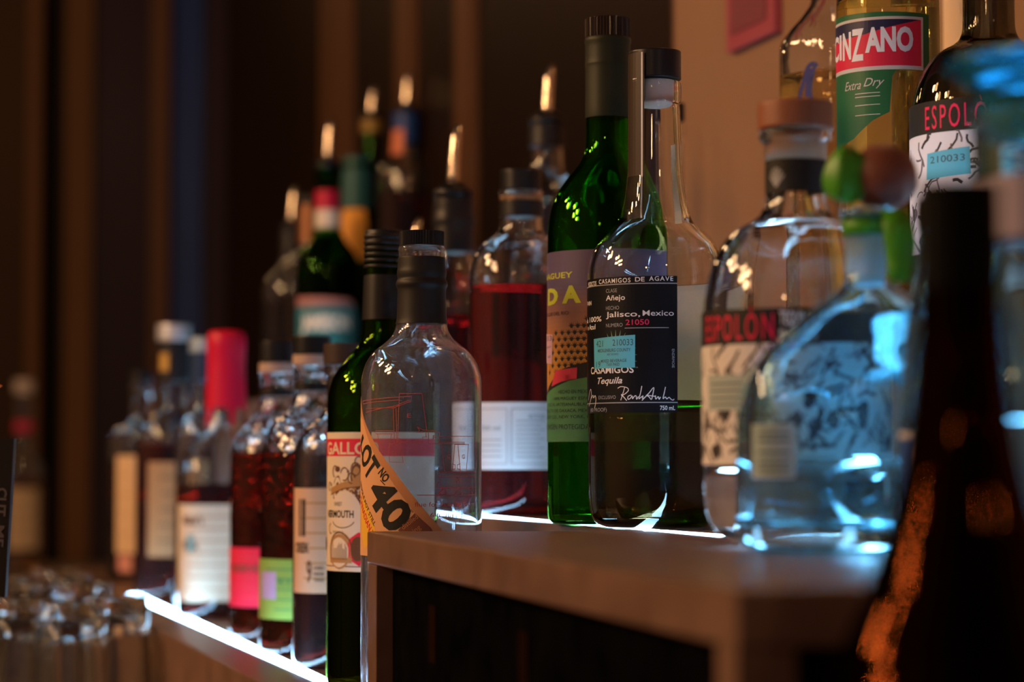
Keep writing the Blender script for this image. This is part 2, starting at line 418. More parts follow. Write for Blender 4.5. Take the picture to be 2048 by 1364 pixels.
# ---- tequila with the black wrap label
d = 1.476; s = sc(d); cx = 1312
pf = foot(.0418, .014); pf[0] = (.031, 0); pf[1] = (.0385, .0035)
pf += pxprof([(137,900),(137,560),(135,535),(125,500),(106,478),(88,459),(72,441),(63,405),(57,360),(54,320),(50,215),(49,208),(53,204),(53,168),(50,163)], s, Z2)
B = bottle('tequila_bottle', place(cx,d,Z2), pf, GC, 'clear round tequila bottle with black wrap label, sharply in focus on the cabinet', liq=LOL, level=.0765, t=.0032)
zt = (HY-163)/s-Z2
cyl('cap', .0160, zt+.0015, zt+.0190, BLK, B, .0016)
solid('stopper', [(0,-.0155),(.0090,-.0155),(.0112,-.0135),(.0116,-.001),(.0116,.0016),(0,.0016)], mat('pinkish_cork', (.62,.42,.36), .6), B, zt)
P = Print(.0418, d, cx, Z2)
NAVY = mat('black_label_paper', (.006,.007,.010), .38, spec=.18); SLV = mat('grey_ink', (.34,.36,.40), .4); PIK = mat('magenta_ink', (.70,.03,.12), .5)
u1 = P.U(1355); full = 2*math.pi*.0418; v0, v1 = P.V(827), P.V(553)
P.rect(u1-full*.80, v0, u1, v1, NAVY, 1)
P.build('label', B)
Pw = Print(.0418, d, cx, Z2); Pw.rect(u1-full*.80+.0004, v0+.0003, u1-.0004, v1-.0003, mat('white_label_back', (.78,.74,.78), .7), 0); Pw.build('label_back', B, off=.00006, label='white reverse of the black label')
for y in (567, 806): P.rect(u1-full*.5, P.V(y+2), u1, P.V(y), SLV, 2)
T = lambda t, x0, x1, y, h, m=WHT, **k: P.ptext(t, x0, x1, y, h, m, **k)
T('PRODUCTOS', 1178.0, 1194, 569-2, 9, bold=.01); T('CASAMIGOS', 1199, 1262, 565, 9, bold=.012, space=1.2); T('DE', 1271, 1290, 564, 9, bold=.012); T('AGAVE', 1299, 1347, 563, 9, bold=.012, space=1.2)
T('CLASE', 1213, 1235, 584, 7.5, SLV); T('Añejo', 1213, 1251, 600, 10.5, bold=.012)
T('HECHO', 1213, 1239, 619, 7.5, SLV); T('Jalisco,', 1213, 1281, 634, 11, bold=.010); T('Mexico', 1286, 1348, 633, 11, bold=.004)
T('NUMERO', 1213, 1246, 654, 7.5, SLV); T('21050', 1252, 1299, 651, 11, PIK, bold=.01); P.prect(1250, 656.5, 1338, 658, SLV, 2)
T('la 100%', 1175.5, 1204, 641, 10.5, bold=.015); T('e Azul', 1177, 1192, 656, 10.5, bold=.015); T('F-NN', 1176, 1184, 606, 9, bold=.015)
GAV = mat('agave_green_ink', (.16,.34,.26), .5)
cu, cv = P.U(1232), P.V(715)
for i in range(15):
    a = math.radians(-10 + i*200/14); l = .0145
    P.poly([(cu+.004*math.cos(a+.3), cv+.004*math.sin(a+.3)), (cu+l*math.cos(a), cv+l*1.15*math.sin(a)), (cu+.004*math.cos(a-.3), cv+.004*math.sin(a-.3))], GAV, 2)
STK = mat('cyan_tax_sticker', (.10,.52,.70), .5)
P.poly([(P.U(1190),P.V(737)),(P.U(1270.5),P.V(737)),(P.U(1271),P.V(671)),(P.U(1189),P.V(676))], STK, 4)
GRI = mat('dim_ink', (.05,.10,.16), .6)
k5 = dict(lay=5)
T('421', 1194, 1207, 693, 13, GRI, **k5); T('210033', 1226, 1267, 692, 13, GRI, **k5); T('MECKLENBURG COUNTY', 1197, 1262, 704, 6.5, GRI, bold=.01, **k5)
T('ABC BOARD', 1215, 1238, 711, 4, GRI, **k5); T('MIXED BEVERAGE', 1203, 1254, 725, 6, GRI, bold=.01, **k5); T('TAX PAID', 1214, 1240, 732.5, 6, GRI, bold=.01, **k5); T('19', 1194, 1202, 734, 12, GRI, **k5)
T('CASAMIGOS', 1183, 1268, 747, 14, WHT, bold=.02); T('Tequila', 1196, 1245, 768, 13, shear=.3, bold=.015)
T('EXCLUSIVO', 1198, 1232, 799, 7, SLV); T('750 mL', 1320, 1350, 822, 8.5, bold=.012); T('(80 PROOF)', 1182, 1214, 824, 7.5, SLV); T('TM', 1271, 1276, 738, 2.5, SLV)
P.text('ENDRMOIE', P.U(1344), P.V(700), None, .0016, SLV, rot=-math.pi/2)
sig = [[(1236,778),(1242,774),(1256,777),(1258,783),(1250,790),(1243,793)],[(1250,776),(1246,790),(1242,802)],[(1243,790),(1249,797),(1254,803)],[(1263,792),(1256,794),(1256,801),(1261,799),(1265,792),(1265,801),(1269,794),(1273,793),(1273,802),(1277,795)],[(1284,774),(1281,790),(1277,801),(1283,796),(1287,793),(1284,800),(1290,797),(1296,790)],[(1284,803),(1297,790),(1309,774),(1306,790),(1303,803),(1298,795),(1290,792),(1311,795)],[(1311,793),(1311,802),(1317,794),(1318,802),(1321,796)],[(1331,776),(1328,790),(1325,801),(1331,795),(1333,801),(1338,796),(1341,800),(1346,803),(1348,800)]]
for q in sig: P.pline(q, .0005, WHT, 3, 2)
P.pline([(1178,800),(1180,783),(1183,776),(1184,792),(1181,806),(1179,812)], .0005, WHT, 3, 2); P.pline([(1184,796),(1187,789),(1188,797),(1191,790),(1193,797),(1192,808),(1190,817)], .0005, WHT, 3, 2)
P.build('lettering', B)
# tax strip over the cap and neck
def nkr(h): return .0166 if h > zt-.001 else .01615 + max(0,(zt-.035-h))*.02
N = Print(.0164, d, cx, Z2); tb_ = mat('brown_black_strip', (.045,.030,.022), .35)
N.rect(-.0215, .187, -.0065, zt+.0165, tb_, 1); N.rect(-.0085, .187, -.0075, zt+.0165, WHT, 2)
N.text('ila 100% de Agave', -.0150, zt+.001, -.0150+.0540, .0034, WHT, lay=3, rot=-math.pi/2)
N.build('tax_strip', B, rad=nkr, off=.0003, label='dark paper strip over cap and neck')
NB = Print(.0164, d, cx, Z2); NB.rect(.030, .186, .0385, .235, WHT, 1); NB.build('neck_label', B, rad=nkr)

# ---- tall green mezcal bottle
d = 1.5585; s = sc(d); cx = 1217; R_ = 122/s
pf = foot(R_, .007) + pxprof([(122,950),(122,470),(119,440),(111,403),(89,366),(66,338),(54,322),(47,304),(44,285),(44,90),(46,86),(46,76),(43,72)], s, Z2)
B = bottle('mezcal_bottle', place(cx,d,Z2), pf, GG, 'tall green glass bottle with purple and orange label, dark screw cap', liq=glass('green_lit_mezcal', (.80,.92,.55), ior=1.36), level=.145)
zt = (HY-72)/s-Z2
solid('capsule', [(45.2/s,0),(45.6/s,.001),(44.8/s,.028),(45.2/s,.034),(46/s,.035),(45/s,.037),(45.4/s,.048),(47/s,.050),(46/s,.0525),(40/s,.0528)], mat('olive_black_foil', (.020,.024,.012), .5), B, (HY-236)/s-Z2, it=1)
cyl('screw_cap', 46/s, zt-.0005, zt+.0120, mat('dark_screw_cap', (.035,.022,.018), .25), B, .0014, ribs=44, depth=.0011)
P = Print(R_, d, cx, Z2)
PURL = mat('mauve_print', (.20,.16,.30), .5); ORG = mat('orange_print', (.62,.26,.04), .5); GRN = mat('green_print', (.10,.27,.09), .5); LIM = mat('lime_print', (.55,.60,.04), .5); BKP = mat('black_print', (.02,.018,.02), .5); RDP = mat('red_print', (.80,.05,.07), .5)
# printed sunset gradient: a stack of bands from mauve to orange
uL, uR = P.U(1095)-.022, .052
y0, y1 = 499, 700; nb = 22
for i in range(nb):
    f = i/(nb-1); g = min(1, max(0, (f-.35)/.65)); c = [a*(1-g)+b*g for a, b in zip((.115,.085,.165), (.60,.24,.04))]
    P.rect(uL, P.V(y0+(y1-y0)*(i+1)/nb), uR, P.V(y0+(y1-y0)*i/nb), mat('sunset_print_%d'%i, tuple(c), .5), 1)
P.rect(uL, P.V(885), uR, P.V(700), ORG, 1)
P.build('label', B)
def pv(x, y): return (P.U(x), P.V(y))
# agave heart: orange with black leaves, red roof, green hill
for r_ in range(9):
    for c_ in range(9):
        x = 1100+c_*12.5+(r_%2)*6; y = 640+r_*13.2
        if y < 640+max(0, (1165-x))*.42 or x < 1094: continue
        uu, vv = pv(x, y)
        if abs(uu) > .057: continue
        for k in range(5):
            a = math.radians(90+(k-2)*36); l = .0031
            P.poly([(uu+.0006*math.cos(a+1.6), vv+.0006*math.sin(a+1.6)), (uu+l*math.cos(a), vv+l*math.sin(a)), (uu-.0006*math.cos(a+1.6), vv-.0006*math.sin(a+1.6))], BKP, 2)
        P.blob(uu, vv-.0003, .0010, .0008, BKP, 2, 8)
P.poly([pv(1126,738),pv(1190,722),pv(1250,722),pv(1250,790),pv(1094,790)], BKP, 3)
hill = [(P.U(1095)-.006, P.V(885)), (.05, P.V(885)), (.05, P.V(742))] + [pv(x, y) for x, y in ((1200,752),(1170,757),(1140,762),(1118,771),(1100,782),(1093,790))] + [(P.U(1095)-.006, P.V(800))]
P.poly(hill, GRN, 4)
P.poly([pv(1104,773),pv(1112,741),pv(1155,736),pv(1154,759),pv(1142,760),pv(1142,750),pv(1127,751),pv(1124,764)], RDP, 5)
T = lambda t, x0, x1, y, h, m=LIM, **k: P.ptext(t, x0, x1, y, h, m, **k)
T('VID', 1091.3, 1094.5, 604, 28, bold=.05); T('D', 1097, 1117, 605, 31, bold=.05); T('A', 1125, 1163, 604, 32, bold=.05)
T('MAGUEY', 1092.5, 1146, 554, 11.5, bold=.02, space=1.05)
T('SAN LUIS DEL RIO', 1092.5, 1138, 629, 7.5, BKP, lay=4)
for t, x0, x1, y, h in (('HECHO EN MEXICO', 1118, 1190, 788, 7.5), ('100% MAGUEY ESPADIN', 1109, 1196, 801, 6.5), ('MEZCAL ARTESANAL/BLANCO', 1098, 1194, 813, 6.5), ('PRODUCTO DE OAXACA, MEXICO', 1095, 1194, 825.5, 6.5), ('MAGUEY CO., NEW YORK, NY', 1094.5, 1190, 838, 6.5), ('DE ORIGEN PROTEGIDA', 1094.5, 1180, 860, 10)):
    T(t, x0, x1, y, h, BKP, lay=6)
P.poly([pv(1092.5,723),pv(1105,727),pv(1106.5,667),pv(1093.5,663)], mat('pink_sticker', (.72,.42,.46), .5), 6)
T('033', 1094, 1105, 679, 10, GRI, lay=7); T('COUNTY', 1094, 1104, 694, 4, GRI, lay=7); T('AGE', 1097, 1103, 714, 5, GRI, lay=7)
P.build('lettering', B)

# ---- clear rye bottle with the slanted peach label, on the lowest step
d = 1.5; s = sc(d); cx = 843; R_ = 120.5/s
pf = foot(R_, .007) + pxprof([(120.5,1300),(120.5,780),(120,757),(113,730),(97,706),(77,691),(61,677),(53,662),(50,645),(47,600),(46,520),(45.5,505),(47,502),(47,498),(45,494)], s, Z1)
B = bottle('rye_whisky_bottle', place(cx,d,Z1), pf, GCD, 'empty clear whisky bottle with slanted peach label, red line drawing, black ribbed cap', t=.0026)
zt = (HY-494)/s-Z1; base = Z1
solid('neck_sleeve', pxprof([(52.2,650),(50,640),(48.6,600),(48.4,580),(52.0,573),(51.6,566),(48.0,560),(49.6,552),(49.8,545),(48.2,538),(47.5,517),(46.8,516)], s, Z1), mat('matte_black_sleeve', (.014,.012,.012), .5, spec=.3), B, 0, it=2)
solid('cork', [(0,-.022),(43/s,-.022),(44.0/s,-.010),(44.0/s,-.009),(0,-.009)], mat('orange_cork', (.55,.24,.11), .7), B, zt, it=0)
cyl('cap', 45.5/s, zt+.0002, zt+.0092, BLK, B, .001, ribs=54, depth=.0009)
P = Print(R_, d, cx, Z1)
PEACH = mat('peach_paper', (.78,.42,.22), .6); TANP = mat('tan_band', (.60,.27,.12), .6); YEL = mat('yellow_print', (.85,.50,.05), .6); BRP = mat('brown_print', (.20,.07,.05), .6)
Pp = Print(R_, d, cx, Z1)
def pv(x, y): return (P.U(x), P.V(y, x))
edge = [(722.5,800),(728,838),(740,868),(760,905),(790,945),(820,985),(850,1022),(885,1063),(905,1090),(915,1110)]
eb = [pv(*q) for q in edge]
P.poly([(-.075, P.V(800)+.012)] + [(P.U(722.5)-.004, P.V(795))] + eb + [(P.U(722.5)-.0, P.V(1110)), (-.075, P.V(1110))], TANP, 1)
P.poly([(-.075, P.V(825)+.012)] + [(P.U(722.5)-.003, P.V(826))] + [pv(x-k, y+5) for (x, y), k in zip(edge[1:], (1,5,11,15,18,20,22,24,26))] + [(-.075, P.V(1115))], PEACH, 2)
P.build('label', B)
# rotated lettering follows the slanted edge
import itertools
A = -math.radians(50)
def rt(t, x, y, h, L, m, lay=4, bold=0, **k):
    u, v = pv(x, y); P.text(t, u, v, u+L, h, m, lay=lay, bold=bold, rot=A, **k)
rt('L', 722.6, 890, .0095, .010, INK, bold=.03)
rt('OT', 724, 915, .0150, .0200, INK, bold=.035); rt('NO', 757, 948, .0055, .0080, INK, bold=.03); rt('40', 737, 988, .0190, .0330, INK, bold=.04)
P.line([(lambda q: (q[0], q[1]))(pv(762,962)), pv(771,972)], .0006, INK, 4)
rt('SINGLE POT STILL', 722.8, 968, .0026, .034, INK, bold=.01); rt('CANADIAN WHISKY', 722.8, 1000, .0042, .046, RED, bold=.02)
P.poly([pv(724,1010),pv(727,990),pv(745,1035),pv(756,1075),pv(730,1100),pv(725,1060)], YEL, 3)
P.poly([pv(797,1062),pv(830,1028),pv(862,1057),pv(875,1080),pv(840,1100)], BRP, 3)
u, v = pv(808, 1061); P.text('distilled', u, v, u+.0115, .0030, TANP, lay=5, rot=math.radians(38)); u, v = pv(830, 1068); P.text('ing', u, v, u+.005, .0030, TANP, lay=5, rot=math.radians(38))
u, v = pv(820, 1022); P.text('TM', u, v, u+.0022, .0012, INK, lay=4, rot=A)
# ghost red line drawing of the still
RL = mat('brick_red_ink', (.42,.07,.05), .5)
def L_(pts, w=.0004): P.line([pv(*q) for q in pts], w, RL, 2)
cr = lambda pts: [(640+x/4.012, 780+y/4.012) for x, y in pts]
for q in ([(635,150),(637,37),(818,37),(855,330)],[(640,425),(825,430),(825,385),(860,385)],[(345,98),(630,65),(738,58),(728,100),(575,160),(575,150),(720,88)],[(350,120),(640,88)],[(370,190),(640,130)],[(345,98),(350,120)],[(370,160),(575,150)],[(590,160),(600,440)],[(612,155),(618,440)],[(632,150),(625,430)],
          [(450,335),(590,335),(590,360),(450,360),(450,335)],[(465,360),(480,470)],[(575,360),(560,470)],[(555,440),(648,440),(670,590),(560,585),(555,440)],[(640,400),(655,420),(640,440),(625,420),(640,400)],
          [(780,305),(830,330),(930,335),(925,345),(775,348),(800,332),(780,305)],[(850,350),(850,385)],[(870,350),(875,440),(950,440),(960,350),(930,345)],[(960,380),(1243,380),(1243,845)],[(955,428),(1160,428),(1160,440),(955,440),(955,428)],
          [(975,440),(1000,660)],[(1080,445),(1060,660)],[(1105,445),(1125,660)],[(1190,440),(1172,660)],[(1080,445),(1190,445)],[(960,665),(1240,665)],[(960,700),(1240,700)],[(960,665),(965,790)],[(930,790),(1240,790)],[(780,850),(1243,848)],
          [(990,795),(945,845)],[(1000,795),(1020,845)],[(1110,795),(1080,845)],[(1115,795),(1140,845)],[(1200,795),(1225,845)],[(930,790),(935,760),(950,745)],[(1060,600),(1085,610),(1085,640),(1062,645)],[(1125,600),(1100,610),(1100,640),(1122,645)]):
    L_(cr(q))
for t, x, y in (('E',700,230),('D',590,540),('F',905,405),('G',1015,560),('G',1138,560),('H',1095,750)):
    (a, b), = cr([(x, y)]); u, v = pv(a, b); P.text(t, u, v, u+.0022, .0026, RL, lay=2)
T = lambda t, x0, x1, y, h, m=RL, **k: P.ptext(t, x0, x1, y, h, m, **k)
T('flue for burning wood', 830, 949, 1015, 9, lay=2); T('6 ft. (b) pipe', 861, 932, 1036, 9, lay=2)
P.build('lettering', B)

# ---- dark green sweet vermouth behind it
d = 1.62; s = sc(d); cx = 767; R_ = 112/s
pf = foot(R_, .007) + pxprof([(112,1300),(112,810),(111,790),(102,757),(83,730),(62,706),(50,692),(44,675),(42,650),(39,500),(38,470)], s, Z1)
B = bottle('vermouth_bottle', place(cx,d,Z1), pf, GGD, 'green sweet vermouth bottle with red banner label and black ridged capsule', liq=LDK, level=.165)
zt = (HY-470)/s-Z1
rid = []
for i in range(6): y = 540-i*12; rid += [(38.5,y),(40.5,y-3),(40.5,y-7),(38.5,y-9)]
solid('capsule', pxprof([(43.5,642),(42,600),(40,548)]+rid+[(38,464),(36,461),(0,461)], s, Z1), BLM, B, 0, it=1)
P = Print(R_, d, cx, Z1)
DBR = mat('engraving_brown', (.14,.06,.03), .6); TN2 = mat('engraving_tan', (.46,.25,.10), .6)
CR2 = mat('ivory_paper', (.78,.66,.52), .6)
P.rect(-.055, P.V(1145), .045, P.V(866), CR2, 1); P.build('label', B)
P.rect(-.055, P.V(914), .045, P.V(879), RED, 2); P.rect(-.055, P.V(1136), .045, P.V(1134), DBR, 2)
T = lambda t, x0, x1, y, h, m=INK, **k: P.ptext(t, x0, x1, y, h, m, **k)
T('GALLO', 657, 738, 910, 24, CR2, bold=.02)
u0_, v_ = P.U(678), P.V(945)
P.blob(P.U(676), P.V(985), .006, .012, DBR, 2, 16, .3); P.blob(P.U(676), P.V(985), .0042, .0095, CR2, 3, 16); P.blob(P.U(676), P.V(983), .0022, .0065, DBR, 4, 12, .2); P.blob(P.U(676), P.V(940), .0028, .002, DBR, 4, 10)
P.line([pv_ for pv_ in [(P.U(664),P.V(985)),(P.U(690),P.V(972)),(P.U(722),P.V(968))]], .0042, TN2, 5)
P.line([(P.U(664),P.V(992)),(P.U(690),P.V(979)),(P.U(722),P.V(975))], .0006, DBR, 6)
for i in range(30): P.blob(P.U(695+random.random()*28), P.V(972+random.random()*42), .0019, .0021, DBR if i%3 else TN2, 4, 9, .4)
for (x, y, ru, a0, a1) in ((672,945,.0030,0,4.5),(690,950,.0034,-2,3),(704,958,.0028,0,5),(664,1060,.0026,1,6),(712,1062,.0030,-1,4),(716,1040,.0026,0,5),(700,1075,.0024,0,5),(662,975,.0022,1,5),(712,940,.0034,0,6.2),(718,925,.0026,1,6)):
    P.ring(P.U(x), P.V(y), ru, ru*1.25, .0007, DBR, 6, a0, a1, 14); P.blob(P.U(x)+ru*.9, P.V(y)+ru*.5, .0009, .0011, DBR, 6, 8)
P.blob(P.U(714), P.V(955), .0052, .0095, DBR, 3, 14, .2); P.blob(P.U(714), P.V(955), .0036, .0072, TN2, 4, 14, .2)
P.blob(P.U(690), P.V(1045), .0150, .0205, CR2, 7, 28)
T('SWEET', 671, 686, 1014, 8, INK, lay=8); T('VERMOUTH', 658.5, 709, 1037, 14, INK, lay=8, bold=.025); P.ring(P.U(686), P.V(1040), .0105, .0058, .0005, INK, 8, math.pi*1.1, math.pi*1.9); T('SMALL', 668, 690, 1068, 4, INK, lay=8)
P.blob(P.U(680), P.V(1105), .0115, .0125, TN2, 8, 20, .1); P.blob(P.U(680), P.V(1107), .0092, .0100, CR2, 9, 20, .05)
for i in range(14): P.line([(P.U(664+i*2.4), P.V(1122)), (P.U(664+i*2.4), P.V(1100-random.random()*14))], .0005, DBR, 10)
P.ring(P.U(681), P.V(1103), .0108, .0118, .0009, DBR, 10, .1, 3.1); P.rect(P.U(664), P.V(1128), P.U(706), P.V(1118), TN2, 10)
P.blob(P.U(716), P.V(1100), .0085, .0125, RED, 8, 18, .25); P.blob(P.U(717), P.V(1100), .0055, .0085, DBR, 9, 14, .1)
P.blob(P.U(655), P.V(1090), .004, .006, DBR, 8, 10, .3)
P.build('lettering', B)

# ---- amber-red bourbon behind the mezcal
d = 1.84; s = sc(d); cx = 1042; R_ = 105/s
pf = foot(R_, .008) + pxprof([(105,960),(105,570),(104,545),(96,515),(82,493),(62,478),(47,468),(43,458),(42,440),(42,400),(44,396),(44,386),(42,382)], s, Z2)
B = bottle('bourbon_bottle', place(cx,d,Z2), pf, GCL, 'clear domed bottle of deep red bourbon with black cap and pale bordered label', liq=LR, level=(HY-575)/s-Z2)
zt = (HY-382)/s-Z2
cyl('cap', 41/s, zt, zt+.0155, BLK, B, .0015)
solid('stopper', [(0,-.02),(36/s,-.02),(38/s,-.004),(0,-.004)], mat('tan_stopper', (.55,.30,.16), .6), B, zt, it=0)
cyl('neck_band', 43.2/s, (HY-435)/s-Z2, (HY-404)/s-Z2, BLM, B, .0005)
P = Print(R_, d, cx, Z2); PAL = mat('pale_label', (.66,.70,.74), .6)
P.rect(-.06, P.V(941), .045, P.V(806), PAL, 1); P.build('label', B)
for x0, x1 in ((945,1014),(1023,1100)):
    for q in ([(x0,819),(x1,819),(x1,929),(x0,929),(x0,819)],): P.pline([(x,y) for x, y in q], .0011, SLV, 2)
for i in range(9): P.prect(1032, 842+i*9, 1032+58-(i*7)%13, 844.5+i*9, SLV, 2)
T = lambda t, x0, x1, y, h, m=GRI, **k: P.ptext(t, x0, x1, y, h, m, **k)
T('750 ml', 962, 1000, 862, 9); T('BOTTLED', 1058, 1090, 838, 7); 
for i in range(4): P.prect(955, 880+i*11, 1003, 882.5+i*11, SLV, 2)
P.build('lettering', B)

# ---- tequila with wooden stopper, pink lettering
ESP_INK = mat('hot_pink_ink', (.86,.012,.10), .5)
def rooster_label(P, xs, ys, sc_, word, wx0, wx1, right):
    """black band with the pink word, below it a black-on-white engraving; xs/ys map reference columns/rows"""
    band0, band1, bot = ys
    uL, uR = xs
    P.rect(uL, P.V(bot), uR, P.V(band0), WHT, 1); P.build('label', B)
    P.rect(uL, P.V(band1), uR, P.V(band0), INK, 2)
    P.ptext(word, wx0, wx1, band1-9*sc_, 52*sc_, ESP_INK, lay=3, bold=.0, space=1.3)
    P.ptext('TEQUILA', wx1+12*sc_, right, band1-38*sc_, 26*sc_, WHT, lay=3, bold=.02); P.ptext('BLANCO', wx1+12*sc_, right, band1-10*sc_, 18*sc_, WHT, lay=3)
    rnd = random.Random(3); GY = mat('engraving_grey', (.16,.14,.15), .6); BG = mat('engraving_black', (.04,.035,.04), .6)
    h = P.V(band1)-P.V(bot); w = uR-uL
    for i in range(150):
        u = uL+w*rnd.random(); v = P.V(bot)+h*rnd.random()*.96; a = rnd.random()*3; l = .004+.008*rnd.random()
        q = [(u,v)]
        for k in range(4): a += (rnd.random()-.5)*1.2; q.append((min(uR,max(uL,q[-1][0]+l*.35*math.cos(a))), min(P.V(band1),max(P.V(bot),q[-1][1]+l*.35*math.sin(a)))))
        P.line(q, .0007+.0012*rnd.random(), (GY,BG)[i%2], 2)
    for i in range(14):
        P.blob(uL+.004+(w-.008)*rnd.random(), P.V(bot)+.005+(h-.01)*rnd.random(), .0045, .0055, BG if i%2 else GY, 2, 12, .5)
d = 1.18; s = sc(d); cx = 1594; R_ = 189/s
pf = [(.030,0),(.0385,.004),(.0435,.012),(R_,.022)] + pxprof([(189,900),(189,700),(186,620),(181,580),(173,542),(158,506),(136,474),(110,455),(88,445),(72,432),(64,415),(61,395),(61,292),(63,288),(73,282),(74,270),(70,263)], s, Z2)
B = bottle('tequila_bottle', place(cx,d,Z2), pf, GC, 'wide clear tequila bottle with brown wooden stopper and pink lettering on black band', liq=LCL, level=(HY-932)/s-Z2-.002, t=.0038, tb=.009)
zt = (HY-263)/s-Z2
cyl('wooden_stopper', 76/s, zt+.0005, zt+.0140, noisy('reddish_wood', (.24,.075,.035), (.32,.11,.05), .5, (60,60,8)), B, .0025)
solid('cork', [(0,-.016),(50/s,-.016),(52/s,.0),(0,.0)], mat('tan_cork', (.55,.33,.22), .7), B, zt, it=0)
NB = Print(61/s, d, cx, Z2); NB.rect(-.040, NB.V(383), .040, NB.V(316), INK, 1)
for i in range(7):
    a = math.radians(90+(i-3)*18); NB.line([(NB.U(1555), NB.V(372)), (NB.U(1555)+.0055*math.cos(a), NB.V(372)+.0095*math.sin(a))], .0009, SLV, 2)
NB.build('neck_label', B)
P = Print(R_, d, cx, Z2)
rooster_label(P, (P.U(1407)-.008, .062), (617,688,932), 1, 'ESPOLÒN', 1414, 1548, 1622)
P.poly([(P.U(1418),P.V(822)),(P.U(1494),P.V(822)),(P.U(1494),P.V(750)),(P.U(1418),P.V(748))], mat('pale_sticker', (.42,.52,.54), .6), 5)
for y in (766,780,795,808): P.prect(1424, y, 1488, y+3, GRI, 6)
P.build('lettering', B)

# the same brand once more, on the top step at the right
d = 1.40; s = sc(d); cx = 1985; R2 = .0461
k = 4098.3
pf2 = [(.030,0),(.0385,.004),(.0435,.012),(R2,.022)] + [(h/k, (HY-y)/k-Z2) for h, y in [(189,900),(189,700),(186,620),(181,580),(173,542),(158,506),(136,474),(110,455),(88,445),(72,432),(64,415),(61,395),(61,292),(63,288),(73,282),(74,270),(70,263)]]
B = bottle('tequila_bottle', place(cx,d,Z3), pf2, glass('smoky_glass', (.55,.55,.52)), 'dark-filled tequila bottle with pink lettering and cyan sticker at the top right', liq=LCL, level=.03, t=.0038, tb=.009)
cyl('wooden_stopper', 76/k, (HY-263)/k-Z2+.0005, (HY-263)/k-Z2+.014, MATS['reddish_wood'], B, .0025)
P = Print(R2, d, cx, Z3)
rooster_label(P, (P.U(1826)-.008, .062), (190,256,500), .93, 'ESPOLÒN', 1856, 2010, 2080)
P.poly([(P.U(1858),P.V(350)),(P.U(1946),P.V(345)),(P.U(1944),P.V(290)),(P.U(1860),P.V(297))], STK, 5)
P.ptext('210033', 1866, 1935, 318, 14, GRI, lay=6)
P.build('lettering', B)

# ---- square bodied silver tequila, near
d = 1.078; s = sc(d); cx = 1740; 
shp = Shape(.66, 5, 0, .105, .125)
pf = [(.048,0),(.056,.0015),(.0588,.005)] + pxprof([(263,1000),(263,867),(260,810),(251,771),(235,733),(208,703),(165,662),(124,628),(76,594),(58,578),(49,560),(47,520),(47,450),(58,444),(59,425),(54,420)], s, Z2)
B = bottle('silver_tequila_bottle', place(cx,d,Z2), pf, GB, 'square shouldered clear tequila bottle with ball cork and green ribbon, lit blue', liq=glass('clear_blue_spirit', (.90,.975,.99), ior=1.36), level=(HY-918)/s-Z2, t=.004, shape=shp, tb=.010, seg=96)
zt = (HY-420)/s-Z2
WB = noisy('ball_cork_wood', (.16,.045,.03), (.22,.07,.045), .55, (50,50,50))
q = [(0,.001)] + [(.0142*math.sin(math.pi*(.10+.9*i/14))+.0012, .0145-.0145*math.cos(math.pi*(.10+.9*i/14))) for i in range(14)] + [(0,.0290)]
sp = link('ball_cork', lathe(q, 48), WB, B, (0.0065,0,zt))
cyl('plug', 31/s, zt-.034, zt-.002, mat('white_plug', (.62,.70,.80), .5), B)
GR = mat('green_ribbon', (.07,.32,.02), .35)
def ribbon(name, pts, w, parent, m=GR, th=.0004):
    bm = bmesh.new(); L = []
    for i, (x,y,z) in enumerate(pts):
        L.append([bm.verts.new((x, y-w/2, z)), bm.verts.new((x, y+w/2, z)), bm.verts.new((x+th, y+w/2, z+th)), bm.verts.new((x+th, y-w/2, z+th))])
    for A_, B_ in zip(L[:-1], L[1:]):
        for i in range(4): bm.faces.new((A_[i], A_[(i+1)%4], B_[(i+1)%4], B_[i]))
    bm.faces.new(L[0]); bm.faces.new(L[-1][::-1]); bmesh.ops.recalc_face_normals(bm, faces=bm.faces)
    return link(name, frombm(bm, 'r', True), m, parent)
# bow at the left of the cork, tails at the right of the neck
me = lathe([(.0001*0,-1)]+[(math.cos(a), math.sin(a)) for a in [math.radians(-75+i*12.5) for i in range(13)]]+[(0,1)], 32)
for v in me.vertices: v.co = Vector((v.co.x*.0105*(1-.25*v.co.z), v.co.y*.006+.0018*math.sin(v.co.x*5), v.co.z*.0130))
link('ribbon_bow', me, GR, B, (-.0105,-.006,zt+.0150))
bm = bmesh.new()
vs = [[bm.verts.new((x, -.0165+.002*math.sin(z*300)+dy, z)) for x in (xa, xb)] for (xa, xb, z, dy) in ((.004,.0145,zt-.002,0),(.0035,.0165,zt-.010,0),(.0045,.0175,zt-.018,-.001),(.005,.0165,zt-.027,-.001),(.006,.0145,zt-.034,-.002))]
for a, b in zip(vs[:-1], vs[1:]): bm.faces.new((a[0], a[1], b[1], b[0]))
tl = link('ribbon_tail', frombm(bm, 'tail', True), GR, B); sm = tl.modifiers.new('s', 'SOLIDIFY'); sm.thickness = .0006
ring = link('ribbon_band', lathe([(.0112,zt-.012),(.0118,zt-.012),(.0118,zt-.004),(.0112,zt-.004)], 48, closed=True), GR, B)
